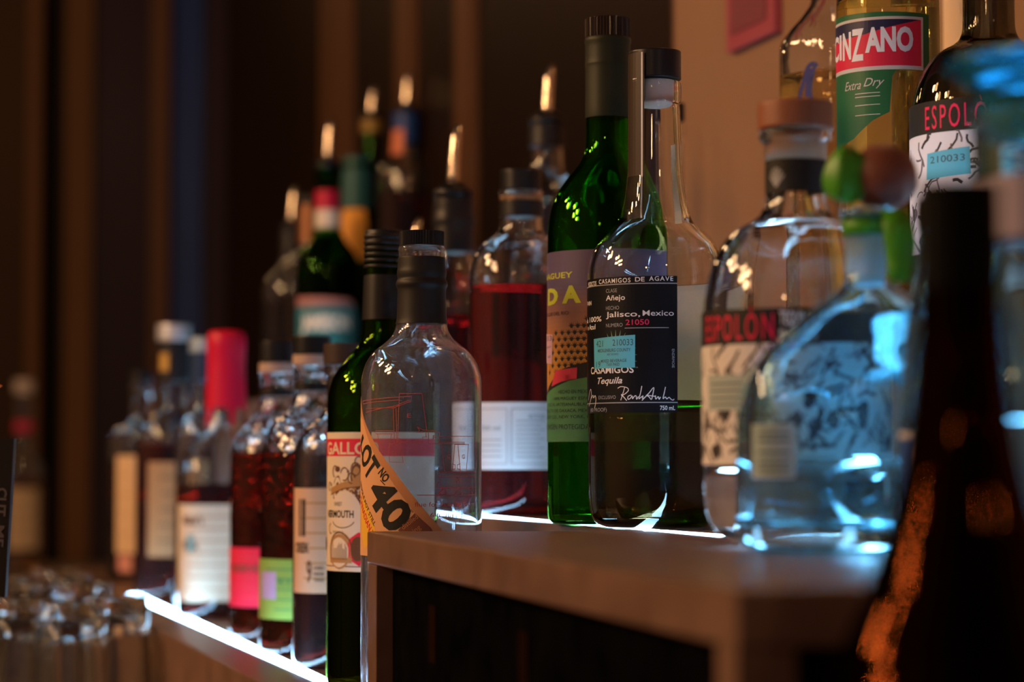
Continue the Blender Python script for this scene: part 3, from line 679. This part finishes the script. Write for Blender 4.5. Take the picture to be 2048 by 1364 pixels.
# frosted back art and small label on the front
P = Print(.0588, d, cx, Z2, shp)
FR = noisy('frosted_teal_print', (.05,.26,.34), (.30,.55,.66), .6, (90,90,90), lo=.42, hi=.58)
P2 = Print(.0588, d, cx, Z2, shp)
pts = [(.0*1+.030*math.cos(6.2832*i/28)*(1+.12*math.sin(3*6.2832*i/28)), .088+.030*math.sin(6.2832*i/28)*(1+.10*math.cos(5*6.2832*i/28))) for i in range(28)]
half = P2.tab[-1]/2
P2.poly([(half-.001-.035+x, y) for x, y in pts], FR, 1); P2.build('etched_emblem', B)
P.rect(P.U(1505), P.V(960), P.U(1590), P.V(850), mat('small_front_label', (.40,.55,.58), .6), 1); P.build('label', B)
for y in (866,880,905,925,940): P.prect(1516, y, 1580, y+5, GRI, 2)
P.build('lettering', B)

# ---- tall hammered square bottle with a blue letter
d = 1.68; s = sc(d); cx = 1668
shp = Shape(1, 4.2, math.radians(38), .205, .235)
pf = foot(.0305, .006) + [(.0305,.10),(.0305,.200),(.0300,.207),(.0265,.216),(.0200,.226),(.0145,.236),(.0125,.248),(.0125,.275),(.0145,.277),(.0145,.286)]
B = bottle('square_tequila_bottle', place(cx,d,Z3), pf, GHM, 'tall square clear bottle with looping blue monogram, at the top of the frame', liq=glass('straw_spirit', (.93,.84,.62), ior=1.36), level=.185, shape=shp, t=.0035, seg=96)
cyl('cap', .0145, .2865, .305, BLK, B)
P = Print(.0305, d, cx, Z3, shp); BLI = mat('royal_blue_ink', (.006,.014,.12), .5)
for q in ([(1601,205),(1606,175),(1614,150),(1618,132),(1625,124),(1634,124)],[(1626,205),(1624,170),(1628,150),(1633,130),(1639,124)],[(1618,190),(1619,165),(1620,145),(1624,135),(1628,140),(1624,165)]): P.pline(q, .0034, BLI, 2, 2)
for i in range(14): P.prect(1690, 92+i*9, 1712, 94+i*9, GRI, 1)
P.build('lettering', B)

# ---- extra dry vermouth
d = 1.52; s = sc(d); cx = 1782; R_ = 104/s
pf = std(R_, .208, .258, .0135, .315)
B = bottle('dry_vermouth_bottle', place(cx,d,Z3), pf, GCL, 'clear bottle of pale yellow vermouth with green label and red name panel', liq=LYE, level=.205)
P = Print(R_, d, cx, Z3); GRL = mat('bottle_green_label', (.020,.13,.045), .4); NVP = mat('navy_print', (.02,.02,.06), .4); CHR = mat('silver_print', (.60,.56,.52), .35)
uL, uR = P.U(1700)-.02, P.U(1864)
P.poly([(uL,P.V(300)),(P.U(1712),P.V(272)),(P.U(1750),P.V(238)),(P.U(1784),P.V(222)),(P.U(1790),P.V(150)),(P.U(1797),P.V(139)),(P.U(1812),P.V(134)),(uR,P.V(130)),(uR,P.V(20)),(uL,P.V(16))], GRL, 1)
P.build('label', B)
P.rect(uL, P.V(136), P.U(1852), P.V(28), CHR, 2); P.rect(uL, P.V(128), P.U(1848), P.V(34), RED, 3); P.poly([(uL,P.V(70)),(uL,P.V(34)),(P.U(1846),P.V(34)),(P.U(1735),P.V(62))], NVP, 4)
P.text('CI', P.U(1700)-.022, P.V(104), P.U(1700)-.006, .0150, WHT, lay=5, bold=.03); P.text('N', P.U(1700)-.0045, P.V(106), P.U(1708), .0160, WHT, lay=5, bold=.04); P.ptext('Z', 1709, 1733, 112, 62, WHT, lay=5, bold=.03); P.ptext('ANO', 1736, 1832, 97, 46, WHT, lay=5, bold=.045)
P.ptext('Extra', 1695, 1727, 172, 18, CHR, lay=3, shear=.4); P.ptext('Dry', 1732, 1774, 168, 17, CHR, lay=3, shear=.4)
for y in (181,188,205,225): P.prect(1715, y, 1765, y+1.5, CHR, 3)
P.build('lettering', B)
cyl('cap', .015, .3155, .335, RED, B)

# ================================================================== softer bottles
def simple_label(B, R, d, cx, zb, z0, z1, u0, u1, m, lines=0, ink=INK, texts=(), shape=ROUND, name='label'):
    P = Print(R, d, cx, zb, shape); P.rect(u0, z0, u1, z1, m, 1); P.build(name, B, step=.004)
    r = random.Random(int(cx))
    for i in range(lines):
        z = z1-(z1-z0)*(i+1)/(lines+1); a = u0+(u1-u0)*(.15+.1*r.random()); b = u1-(u1-u0)*(.15+.15*r.random()); P.rect(a, z-.0006, b, z+.0006, ink, 2)
    for t, a, b, z, h, mm in texts: P.text(t, a, z, b, h, mm, lay=3, bold=.03)
    if lines or texts: P.build('lettering', B, step=.004)

# red waxed bourbon
d = 2.37; s = sc(d); cx = 452; R_ = .0465
shp = Shape(.95, 3.2, .2, .150, .175)
pf = foot(R_, .008)+[(R_,.08),(R_,.135),(R_*.93,.152),(R_*.72,.168),(R_*.5,.180),(.019,.195),(.0175,.21),(.0175,.262),(.0170,.272)]
B = bottle('waxed_bourbon_bottle', place(cx,d,Z1), pf, GCL, 'squat bourbon bottle with dripping red wax neck and cream label', liq=LDR, level=.128, shape=shp)
WAX = mat('red_wax', (.62,.008,.045), .35)
me = lathe(chaikin([(.0200,.203),(.0196,.215),(.0185,.25),(.0195,.262),(.0192,.272),(.0165,.2785),(0,.2785)], 1), 72)
for v in me.vertices:
    if v.co.z < .216:
        a = math.atan2(v.co.y, v.co.x); v.co.z -= .020*max(0, math.sin(a*5+1))**3; k_ = 1+max(0, .203-v.co.z)*9; v.co.x *= k_; v.co.y *= k_
link('wax_seal', me, WAX, B)
P = Print(R_, d, cx, Z1, shp)
simple_label(B, R_, d, cx, Z1, P.V(1203), P.V(1010), P.U(360)-.006, .048, CRM, 7, TN2, [("Maker's", P.U(368), P.U(408), P.V(1050), .009, DBR), ('Mark', P.U(368), P.U(400), P.V(1100), .009, DBR)], shape=shp)
Q = Print(R_, d, cx, Z1, shp); Q.rect(Q.U(376), Q.V(1105), Q.U(390), Q.V(1070), mat('teal_sticker', (.22,.38,.36), .6), 4); Q.build('tax_sticker', B)

# two embossed rye bottles, red label and green label
for (cx, d, lab, lm, zt_, zb_, ytop, xs) in ((553, 2.08, 'embossed whiskey bottle with bright red label low on its body', mat('red_label', (.80,.02,.06), .6), 1215, 1097, 685, None), (623, 1.92, 'embossed whiskey bottle with light green label low on its body', mat('green_label', (.26,.42,.08), .6), 1240, 1120, 674, None)):
    s = sc(d); R_ = .0392 if cx == 553 else .0405
    pf = foot(R_, .006)+[(R_,.08),(R_,.150),(R_*.97,.163),(R_*.86,.175),(R_*.66,.184),(.0165,.193),(.0140,.203),(.0135,.218),(.0150,.220),(.0150,.226)]
    B = bottle('rye_bottle', place(cx,d,Z1), pf, GEM, lab, liq=LDR, level=.158)
    zz = (HY-ytop)/s-Z1
    cyl('stopper_collar', .0150, .2265, .2345, mat('tan_collar', (.50,.36,.30), .5), B); cyl('cap', .0150, .2348, zz, BLK, B, .0015)
    cyl('neck_band', .0144, .206, .2125, BLM, B, .0003)
    P = Print(R_, d, cx, Z1)
    if cx == 553: simple_label(B, R_, d, cx, Z1, P.V(zt_), P.V(zb_), -.060, .060, lm, 5, RDP, [('RESERVE', P.U(466), P.U(520), P.V(1145), .006, DBR)])
    else:
        simple_label(B, R_, d, cx, Z1, P.V(zt_), P.V(zb_), -.060, .060, lm, 5, GRN, [('RYE', P.U(558), P.U(600), P.V(1172), .006, GRN)])
        Q = Print(R_, d, cx, Z1); Q.rect(Q.U(526), Q.V(1200), Q.U(554), Q.V(1146), mat('lilac_sticker', (.46,.34,.60), .6), 4); Q.build('tax_sticker', B)

# nine-year bourbon with tan label
d = 1.79; s = sc(d); cx = 690; R_ = 102/s
shp = Shape(.8, 2.8, .25, .150, .175)
pf = foot(R_, .007)+[(R_,.08),(R_,.150),(R_*.95,.163),(R_*.80,.173),(R_*.58,.180),(.0160,.187),(.0135,.195),(.0135,.214),(.0150,.216),(.0150,.221)]
B = bottle('bourbon_bottle', place(cx,d,Z1), pf, GCL, 'flat shouldered bourbon bottle with tan newsprint label marked 9', liq=LDR, level=.10, shape=shp)
cyl('cap', .0160, .2215, .237, mat('dark_brown_cap', (.05,.028,.022), .5), B, .0015)
P = Print(R_, d, cx, Z1, shp)
simple_label(B, R_, d, cx, Z1, P.V(1188), P.V(978), P.U(592)-.004, .035, mat('tan_newsprint', (.66,.42,.27), .6), 6, TN2, [('9', P.U(615), P.U(625), P.V(1165), .015, DBR), ('CREEK', P.U(594), P.U(620), P.V(1107), .007, INK), ('AGED', P.U(629), P.U(650), P.V(1140), .002, INK), ('NINE', P.U(629), P.U(650), P.V(1152), .002, INK), ('YEARS', P.U(629), P.U(650), P.V(1164), .002, INK)], shape=shp)
P.rect(P.U(600), P.V(1075), P.U(603), P.V(1000), INK, 3); P.rect(P.U(606), P.V(1075), P.U(612), P.V(1000), INK, 3); P.build('stripe_print', B)

# silver topped whiskey at the left end of the lowest step and square bottle behind
d = 2.73; cx = 347; R_ = .0415
B = bottle('whiskey_bottle', place(cx,d,Z1), std(R_, .170, .215, .0165, .285, (.75,.35)), GCL, 'silver topped whiskey bottle with black and gold neck wrap', liq=LDR, level=.170)
cyl('neck_wrap', .0185, .240, .286, BLM, B); cyl('cap', .0195, .2865, .305, mat('silver_cap', (.75,.78,.82), .3, .7), B, .0015)
simple_label(B, .0186, d, cx, Z1, .252, .272, -.018, -.006, mat('gold_print', (.55,.30,.06), .4), name='gold_emblem')
simple_label(B, R_, d, cx, Z1, .045, .150, -.03, .045, mat('amber_label', (.40,.22,.10), .6), 5)
d = 3.08; cx = 282; R_ = .0335
shp = Shape(1, 4.5, math.radians(48), .185, .205)
B = bottle('square_whiskey_bottle', place(cx,d,Z1), foot(R_, .006)+[(R_,.10),(R_,.182),(R_*.92,.190),(R_*.6,.197),(.0140,.205),(.0130,.212),(.0130,.24),(.0145,.242),(.0145,.25)], GCL, 'square whiskey bottle with cream label on two faces, far left of the lowest step', liq=LDR, level=.15, shape=shp)
cyl('cap', .0150, .2505, .265, BLK, B)
P = Print(R_, d, cx, Z1, shp)
simple_label(B, R_, d, cx, Z1, .035, .158, -.040, -.0045, mat('warm_cream_label', (.74,.52,.32), .6), 4, TN2, shape=shp)
simple_label(B, R_, d, cx, Z1, .050, .158, .0035, .034, mat('pale_pink_label', (.74,.58,.50), .6), 3, PIK, shape=shp)
simple_label(B, R_, d, cx, Z1, .012, .033, -.036, -.010, mat('red_white_label', (.66,.30,.26), .6), shape=shp, name='lower_label')
# blue strapped bottle between
d = 2.56; cx = 408; R_ = .030
B = bottle('liqueur_bottle', place(cx,d,Z1), std(R_, .175, .215, .0135, .265), GCL, 'slim clear liqueur bottle left of the red waxed neck', liq=LAM, level=.12)
cyl('neck_wrap', .0155, .235, .2655, mat('navy_foil', (.015,.04,.10), .4), B); cyl('cap', .0160, .266, .281, mat('pale_blue_cap', (.45,.60,.75), .3, .5), B)

# ---- second tier: pourers
def pour_bottle(name, px, d, zb, R, sh, nk, rn, H, g, liq, lev, label, wrap=None, k=(.6,.5), lean=1, ph=.062, pm=None, group=None):
    B = bottle(name, place(px,d,zb), std(R, sh, nk, rn, H, k), g, label, liq=liq, level=lev, group=group)
    if wrap: cyl('neck_wrap', rn+.0022, H-wrap[1], H-.0005, wrap[0], B, .001, r1=rn+.0018)
    if ph: pourer(B, H, min(.0125, rn*.95), ph, lean)
    return B
B = pour_bottle('whiskey_bottle', 906, 2.0, Z2, .038, .165, .215, .0150, .258, GCL, LR, .160, 'bottle with black foil neck and steel pourer left of the red bourbon', (BLM,.045))
P = Print(.038, 2.0, 906, Z2); P.rect(-.05, .06, .05, .125, BKP, 1); P.build('label', B)
solid('neck_bulge', [(.0172,0),(.0182,.004),(.0175,.009),(.0170,.012)], BLM, B, .235)
B = pour_bottle('spirit_bottle', 828, 2.2, Z2, .035, .145, .180, .0130, .200, GCL, LDR, .13, 'short spirit bottle whose steel pourer shows above the ribbed black cap', (BLM,.02))
# ---- top tier
B = pour_bottle('clear_spirit_bottle', 1095, 2.2, Z3, .037, .150, .190, .0150, .222, GC, LCL, .10, 'clear spirit bottle with black pourer collar, left of the tall green neck', (BLM,.02), ph=.055)
B = bottle('clear_decanter', place(1342,1.95,Z3), std(.0385, .075, .112, .011, .19, (.85,.25)), GC, 'plain clear round shouldered bottle behind the black-labelled tequila', liq=LAM, level=.05)
cyl('cap', .012, .1905, .205, BLK, B)
JAM = pour_bottle('irish_whiskey_bottle', 655, 3.0, Z3, .041, .150, .215, .0150, .280, GDK, LAM, .13, 'green whiskey bottle with red neck band and steel pourer', None, (.5,.5), group=None)
cyl('neck_band', .0162, .228, .252, mat('crimson_band', (.50,.01,.04), .4), JAM); cyl('neck_label', .0163, .150+.045, .2278, CRM, JAM, .0004, r1=.0162)
P = Print(.041, 3.0, 655, Z3)
for pts, m_, l_ in (([(-.048,.040),(.046,.040),(.050,.085),(.040,.108),(-.048,.108)], mat('teal_label', (.03,.16,.15), .5), 1), ([(-.048,.106),(.042,.106),(.030,.116),(-.048,.118)], mat('rose_label_edge', (.42,.16,.12), .5), 1)): P.poly(pts, m_, l_)
P.build('label', JAM); P.text('JAMESON', -.036, .078, .030, .017, CRM, lay=2, bold=.05); P.build('lettering', JAM)
B = bottle('green_liqueur_bottle', place(714,3.2,Z3), std(.040, .160, .240, .0190, .312, (.5,.5)), GDK, 'green bottle with teal capsule and golden yellow neck label', liq=LAM, level=.12)
cyl('capsule', .0222, .250, .319, mat('teal_foil', (.02,.10,.10), .45), B, .002, r1=.0200)
P = Print(.0205, 3.2, 714, Z3); P.rect(-.024, .180, .010, .249, mat('golden_label', (.80,.36,.05), .5), 1); P.build('neck_label', B, rad=lambda h: .0212+max(0,.238-h)*.30)
B = pour_bottle('rum_bottle', 583, 3.24, Z3, .040, .140, .190, .0145, .225, GCL, LDR, .13, 'bottle with black collar and steel pourer, leftmost on the top step', (BLM,.03), ph=.060)
B = pour_bottle('brandy_bottle', 620, 3.1, Z3, .036, .150, .195, .0140, .245, GCL, LAM, .13, 'brown brandy bottle with copper neck band behind the green ones', (mat('copper_band', (.30,.13,.06), .35, .5),.05), ph=0)
cyl('cap', .0150, .2455, .256, BLK, B)
# ---- shelf added far behind; its blue-necked bottles stand in for mirror reflections
zs = .245
sh_ = root('added_shelf', (0,0,0), 'added narrow dark shelf far behind the steps holding three bottles', 'shelf')
link('shelf_board', prism([(W(725,3.42).x,3.42),(W(1060,3.42).x,3.42),(W(1060,3.42).x,3.63),(W(725,3.42).x,3.63)], ZC+zs-.02, ZC+zs-.001, .002), DKB, sh_)
link('bracket', prism([(W(760,3.5).x,3.45),(W(768,3.5).x,3.45),(W(768,3.5).x,3.60),(W(760,3.5).x,3.60)], ZC+zs-.08, ZC+zs-.0205), BLK, sh_)
link('bracket', prism([(W(1010,3.5).x,3.45),(W(1018,3.5).x,3.45),(W(1018,3.5).x,3.60),(W(1010,3.5).x,3.60)], ZC+zs-.08, ZC+zs-.0205), BLK, sh_)
BLF = mat('blue_foil', (.02,.06,.22), .4)
for px, lab in ((812, 'blurred whiskey bottle standing in for a mirror reflection, blue foil neck and orange stripe, on the added shelf'), (943, 'blurred bottle standing in for a mirror reflection, blue foil neck, right end of the added shelf')):
    B = pour_bottle('reflected_whisky_bottle', px, 3.5, zs, .0430, .165, .205, .0175, .262, GCL, LDR, .150, lab, (BLF,.045), (.7,.4), ph=.062)
    Q = Print(.0180, 3.5, px, zs); Q.rect(-.021, .200, -.004, .236, mat('orange_foil_stripe', (.75,.22,.10), .45), 3); Q.build('neck_stripe', B, off=.0022, rad=lambda h: .0185+max(0,.215-h)*.25)
B = pour_bottle('wine_bottle', 742, 3.565, zs, .0235, .150, .205, .0135, .262, GDK, LDK, .12, 'narrow green bottle with yellow neck ring, left end of the added shelf', (mat('yellow_ring', (.30,.18,.03), .4),.02), ph=.05)
B = pour_bottle('wine_bottle', 881, 3.572, zs, .0225, .150, .205, .0125, .262, GDK, LDK, .12, 'narrow dark green bottle between the two blue-necked ones', (BLM,.02), ph=.03)

# ================================================================== near right foreground
d = .70; cx = 1921; s = sc(d)
hk = -ZK
pf = [(.036,0),(.0415,.002),(.0430,.008),(.043,.10),(.043,.170),(.0415,.188),(.036,.203),(.028,.220),(.0205,.243),(.0150,.268),(.0125,.290),(.0115,.318),(.0112,.328)]
B = bottle('amber_bottle', place(cx,d,ZK), pf, GBR, 'very near blurred dark amber bottle with black cap at the right edge', liq=glass('dark_brown_liqueur', (.42,.20,.07), ior=1.36), level=.24)
cyl('cap', .0118, .3285-.03, .3285+.012, mat('soft_black_cap', (.003,.003,.003), .6, spec=.05), B, .0015)
d = .875; cx = 2052; s = sc(d)
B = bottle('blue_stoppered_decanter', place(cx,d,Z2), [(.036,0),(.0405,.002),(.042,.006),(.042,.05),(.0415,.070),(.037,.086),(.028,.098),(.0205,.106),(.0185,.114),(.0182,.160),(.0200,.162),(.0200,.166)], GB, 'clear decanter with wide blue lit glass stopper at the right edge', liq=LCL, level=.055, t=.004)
solid('glass_stopper', [(0,-.012),(.0135,-.012),(.0155,0),(.0160,.006),(.0250,.0125),(.0285,.0155),(.0285,.0185),(.020,.0215),(0,.023)], glass('cyan_glass', (.30,.78,.98), rough=.15), B, .167, it=2)
cyl('neck_label', .0186, .118, .142, mat('lavender_label', (.60,.54,.70), .6), B, .0003)
d = .985; cx = 1912; s = sc(d)
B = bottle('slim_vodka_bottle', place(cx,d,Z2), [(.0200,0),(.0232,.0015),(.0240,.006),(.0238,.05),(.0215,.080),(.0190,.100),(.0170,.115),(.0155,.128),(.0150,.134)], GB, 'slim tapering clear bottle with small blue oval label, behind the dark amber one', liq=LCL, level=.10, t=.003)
cyl('cap', .0155, .1345, .147, BLK, B)
P = Print(.0238, d, cx, Z2); P.rect(P.U(1799), P.V(1000), P.U(1853), P.V(868), mat('blue_label', (.04,.12,.50), .5), 1); P.build('label', B, rad=lambda h: .0238-max(0,h-.05)*.066)
P.blob(P.U(1826), P.V(935), .0040, .0105, mat('mauve_oval', (.45,.34,.48), .6), 2, 20); P.rect(P.U(1799), P.V(878), P.U(1853), P.V(866), WHT, 2); P.build('oval_print', B, rad=lambda h: .0238-max(0,h-.05)*.066)

# ================================================================== left: upside-down tumblers, sign, far bottles
def tumbler_mesh():
    r0, r1, H = .0345, .0290, .138     # mouth (down) and foot (up)
    out = [(r0,0),(r0+.0002,.0008),(r0-.001,.03),(r1+.001,H-.012),(r1,H-.003),(r1-.002,H-.0003),(r1-.006,H),(0,H-.001)]
    inn = [(0,H-.014),(r1-.006,H-.0145),(r1-.003,H-.018),(r0-.0030,.03),(r0-.0016,.0008),(r0-.0006,0)]
    p = chaikin(out+inn, 1)
    bm = bmesh.new(); seg = 48; rings = []
    me = lathe(p, seg, closed=True)
    return me
TM = tumbler_mesh(); TM.materials.append(glass('bar_glass', (.95,.96,.96)))
tl_ = [(234,2.2,'upside-down tumbler nearest the lit step, blue glints in its thick base'),(148,2.12,'upside-down tumbler left of the one beside the lit step'),(52,2.18,'upside-down tumbler nearest the left edge of the photo'),
       (170,2.47,'upside-down tumbler in the second row, by the lit step'),(100,2.53,'upside-down tumbler second from left in the second row'),(24,2.46,'upside-down tumbler in the second row below the black sign'),
       (110,2.83,'upside-down tumbler farthest back, close to the lit step'),(128,2.70,'upside-down tumbler in the middle of the back row'),(0,2.62,'upside-down tumbler at the left of the back row')]
for px, d, lab in tl_:
    o = bpy.data.objects.new('tumbler', TM); C.objects.link(o); o.location = W(px, d, ZK+.0005); tag(o, lab, 'glass', 'upside-down tumblers on the counter')
# black sign on a stand, mostly outside the frame
d = 1.60
SG = root('counter_sign', place(-62, d, ZK), 'black plate with grey stencil lettering turned sideways, cut by the left edge', 'sign')
cyl('stand_pole', .004, .004, .33, BLK, SG); cyl('stand_base', .030, 0, .004, BLK, SG)
y_ = -.012
def plate(name, pts, m, par, y0, th=.004):
    bm = bmesh.new(); a = [bm.verts.new((x,y0,z)) for x,z in pts]; b = [bm.verts.new((x,y0+th,z)) for x,z in pts]; n_ = len(pts)
    bm.faces.new(a); bm.faces.new(b[::-1])
    for i in range(n_): bm.faces.new((a[i], b[i], b[(i+1)%n_], a[(i+1)%n_]))
    bmesh.ops.recalc_face_normals(bm, faces=bm.faces); return link(name, frombm(bm), m, par)
def sp_(px, py): return ((px+62)/F*(d-.012), (HY-py)*(d-.012)/F-ZK)
plate('sign_plate', [sp_(37,879),sp_(22,1195),sp_(-110,1190),sp_(-110,872)], mat('black_sign', (.012,.008,.008), .55), SG, -.012, .008)
def flat_text(name, t, px, py, L, h, m, par, rot, y0):
    vs, fs, x0, x1 = text2d(t, .03); bm = bmesh.new(); k1 = L/(x1-x0); k2 = h/.70; ox, oz = sp_(px, py); c, si = math.cos(rot), math.sin(rot)
    nv = [bm.verts.new((ox+(x-x0)*k1*c-y*k2*si, y0, oz+(x-x0)*k1*si+y*k2*c)) for x, y in vs]
    for f in fs:
        try: bm.faces.new([nv[i] for i in f])
        except ValueError: pass
    return link(name, frombm(bm), m, par)
GST = mat('grey_stencil', (.13,.11,.12), .6)
flat_text('lettering', 'CUT', 6, 977, .0185, .0060, GST, SG, math.radians(-93), -.0124)
flat_text('lettering', 'ME', 3, 1052, .0140, .0055, GST, SG, math.radians(-93), -.0124)
plate('orange_tag', [sp_(11,773),sp_(-30,800),sp_(-70,770),sp_(-30,755)], mat('orange_card', (.75,.22,.04), .5), SG, -.010, .0015)
# far bottles at the left edge
for px, d, lab, hh in ((48,5.6,'far blurred clear bottle with pink band at the left edge',.42),):
    B = bottle('far_bottle', W(px, d, ZK+.0006), std(.046, .24, .30, .019, hh), GCL, lab, liq=glass('pale_amber_spirit', (.9,.65,.35), ior=1.36), level=.22)
    cyl('neck_band', .021, .33, .355, mat('pink_band', (.60,.03,.10), .5), B); cyl('cap', .022, hh+.0005, hh+.03, mat('bright_cap', (.60,.50,.45), .5), B)
    simple_label(B, .046, d, px, ZK, .06, .20, -.04, .04, mat('tan_far_label', (.55,.40,.25), .6), 4)

# ================================================================== LIGHT
def point(name, loc, col, e, r):
    l = bpy.data.lights.new(name, 'POINT'); l.color = col; l.energy = e; l.shadow_soft_size = r
    o = bpy.data.objects.new(name, l); C.objects.link(o); o.location = loc; return o
WARM = (1.0, .56, .27)
for i, (x, y, z) in enumerate(((-2.3,.55,.95),(-2.2,.95,1.0),(-2.35,.6,1.25),(-2.2,1.05,1.28),(-1.9,1.75,1.05),(-1.8,2.15,1.2))):
    point('pendant_lamp', (x, y, ZC+z), WARM, 32, .09)
for (x, y, z) in ((-1.0,-1.6,.9),(.9,-1.4,1.1),(2.2,-.6,1.0)):
    point('room_lamp', (x, y, ZC+z), WARM, 9, .06)
point('wall_lamp', (.28, 1.75, ZC+1.05), (1.0,.60,.30), 2.2, .05)
point('far_lamp', (-1.6, 5.2, ZC+1.3), (1.0,.55,.25), 5, .06)
# fill added in the world colour for the dim bar room: warm glow from the lit side, faint lavender from behind the viewer
w = bpy.data.worlds.new('room'); bpy.context.scene.world = w; w.use_nodes = True
nt = w.node_tree; bg = nt.nodes['Background']; tc = nt.nodes.new('ShaderNodeTexCoord')
def lobe(dirv, pw, col):
    dv = Vector(dirv).normalized()
    n1 = nt.nodes.new('ShaderNodeVectorMath'); n1.operation = 'DOT_PRODUCT'; n1.inputs[1].default_value = dv; nt.links.new(tc.outputs['Generated'], n1.inputs[0])
    n2 = nt.nodes.new('ShaderNodeMath'); n2.operation = 'MAXIMUM'; n2.inputs[1].default_value = 0; nt.links.new(n1.outputs['Value'], n2.inputs[0])
    n3 = nt.nodes.new('ShaderNodeMath'); n3.operation = 'POWER'; n3.inputs[1].default_value = pw; nt.links.new(n2.outputs[0], n3.inputs[0])
    n4 = nt.nodes.new('ShaderNodeVectorMath'); n4.operation = 'SCALE'; n4.inputs[0].default_value = col; nt.links.new(n3.outputs[0], n4.inputs['Scale'])
    return n4.outputs[0]
a = lobe((-.92,-.25,.30), 4, (.26,.13,.06)); b = lobe((.25,-.95,.05), 3, (.06,.042,.065)); c = lobe((.8,.1,.5), 6, (.30,.18,.10))
for q in (b, c):
    ad = nt.nodes.new('ShaderNodeVectorMath'); ad.operation = 'ADD'; nt.links.new(a, ad.inputs[0]); nt.links.new(q, ad.inputs[1]); a = ad.outputs[0]
ad = nt.nodes.new('ShaderNodeVectorMath'); ad.operation = 'ADD'; ad.inputs[1].default_value = (.004,.0024,.0022); nt.links.new(a, ad.inputs[0])
nt.links.new(ad.outputs[0], bg.inputs[0])

# ================================================================== CAMERA
cam = bpy.data.cameras.new('camera'); co = bpy.data.objects.new('camera', cam); C.objects.link(co)
cam.sensor_width = 36; cam.lens = F*36/2048; cam.clip_start = .05; cam.clip_end = 50
co.location = (0,0,ZC); co.rotation_euler = (math.radians(90)+math.atan((HY-682)/F), 0, 0)
cam.dof.use_dof = True; cam.dof.focus_distance = 1.46; cam.dof.aperture_fstop = 5.6; cam.dof.aperture_blades = 0
sc_ = bpy.context.scene; sc_.camera = co
sc_.view_settings.view_transform = 'Standard'; sc_.view_settings.look = 'None'; sc_.view_settings.exposure = 0; sc_.view_settings.gamma = 1
cy = sc_.cycles; cy.use_denoising = True; cy.max_bounces = 24; cy.transmission_bounces = 24; cy.glossy_bounces = 8; cy.diffuse_bounces = 3; cy.transparent_max_bounces = 8
cy.use_adaptive_sampling = True; cy.adaptive_threshold = .02; cy.sample_clamp_indirect = 25; cy.blur_glossy = 0; cy.caustics_reflective = True; cy.caustics_refractive = True
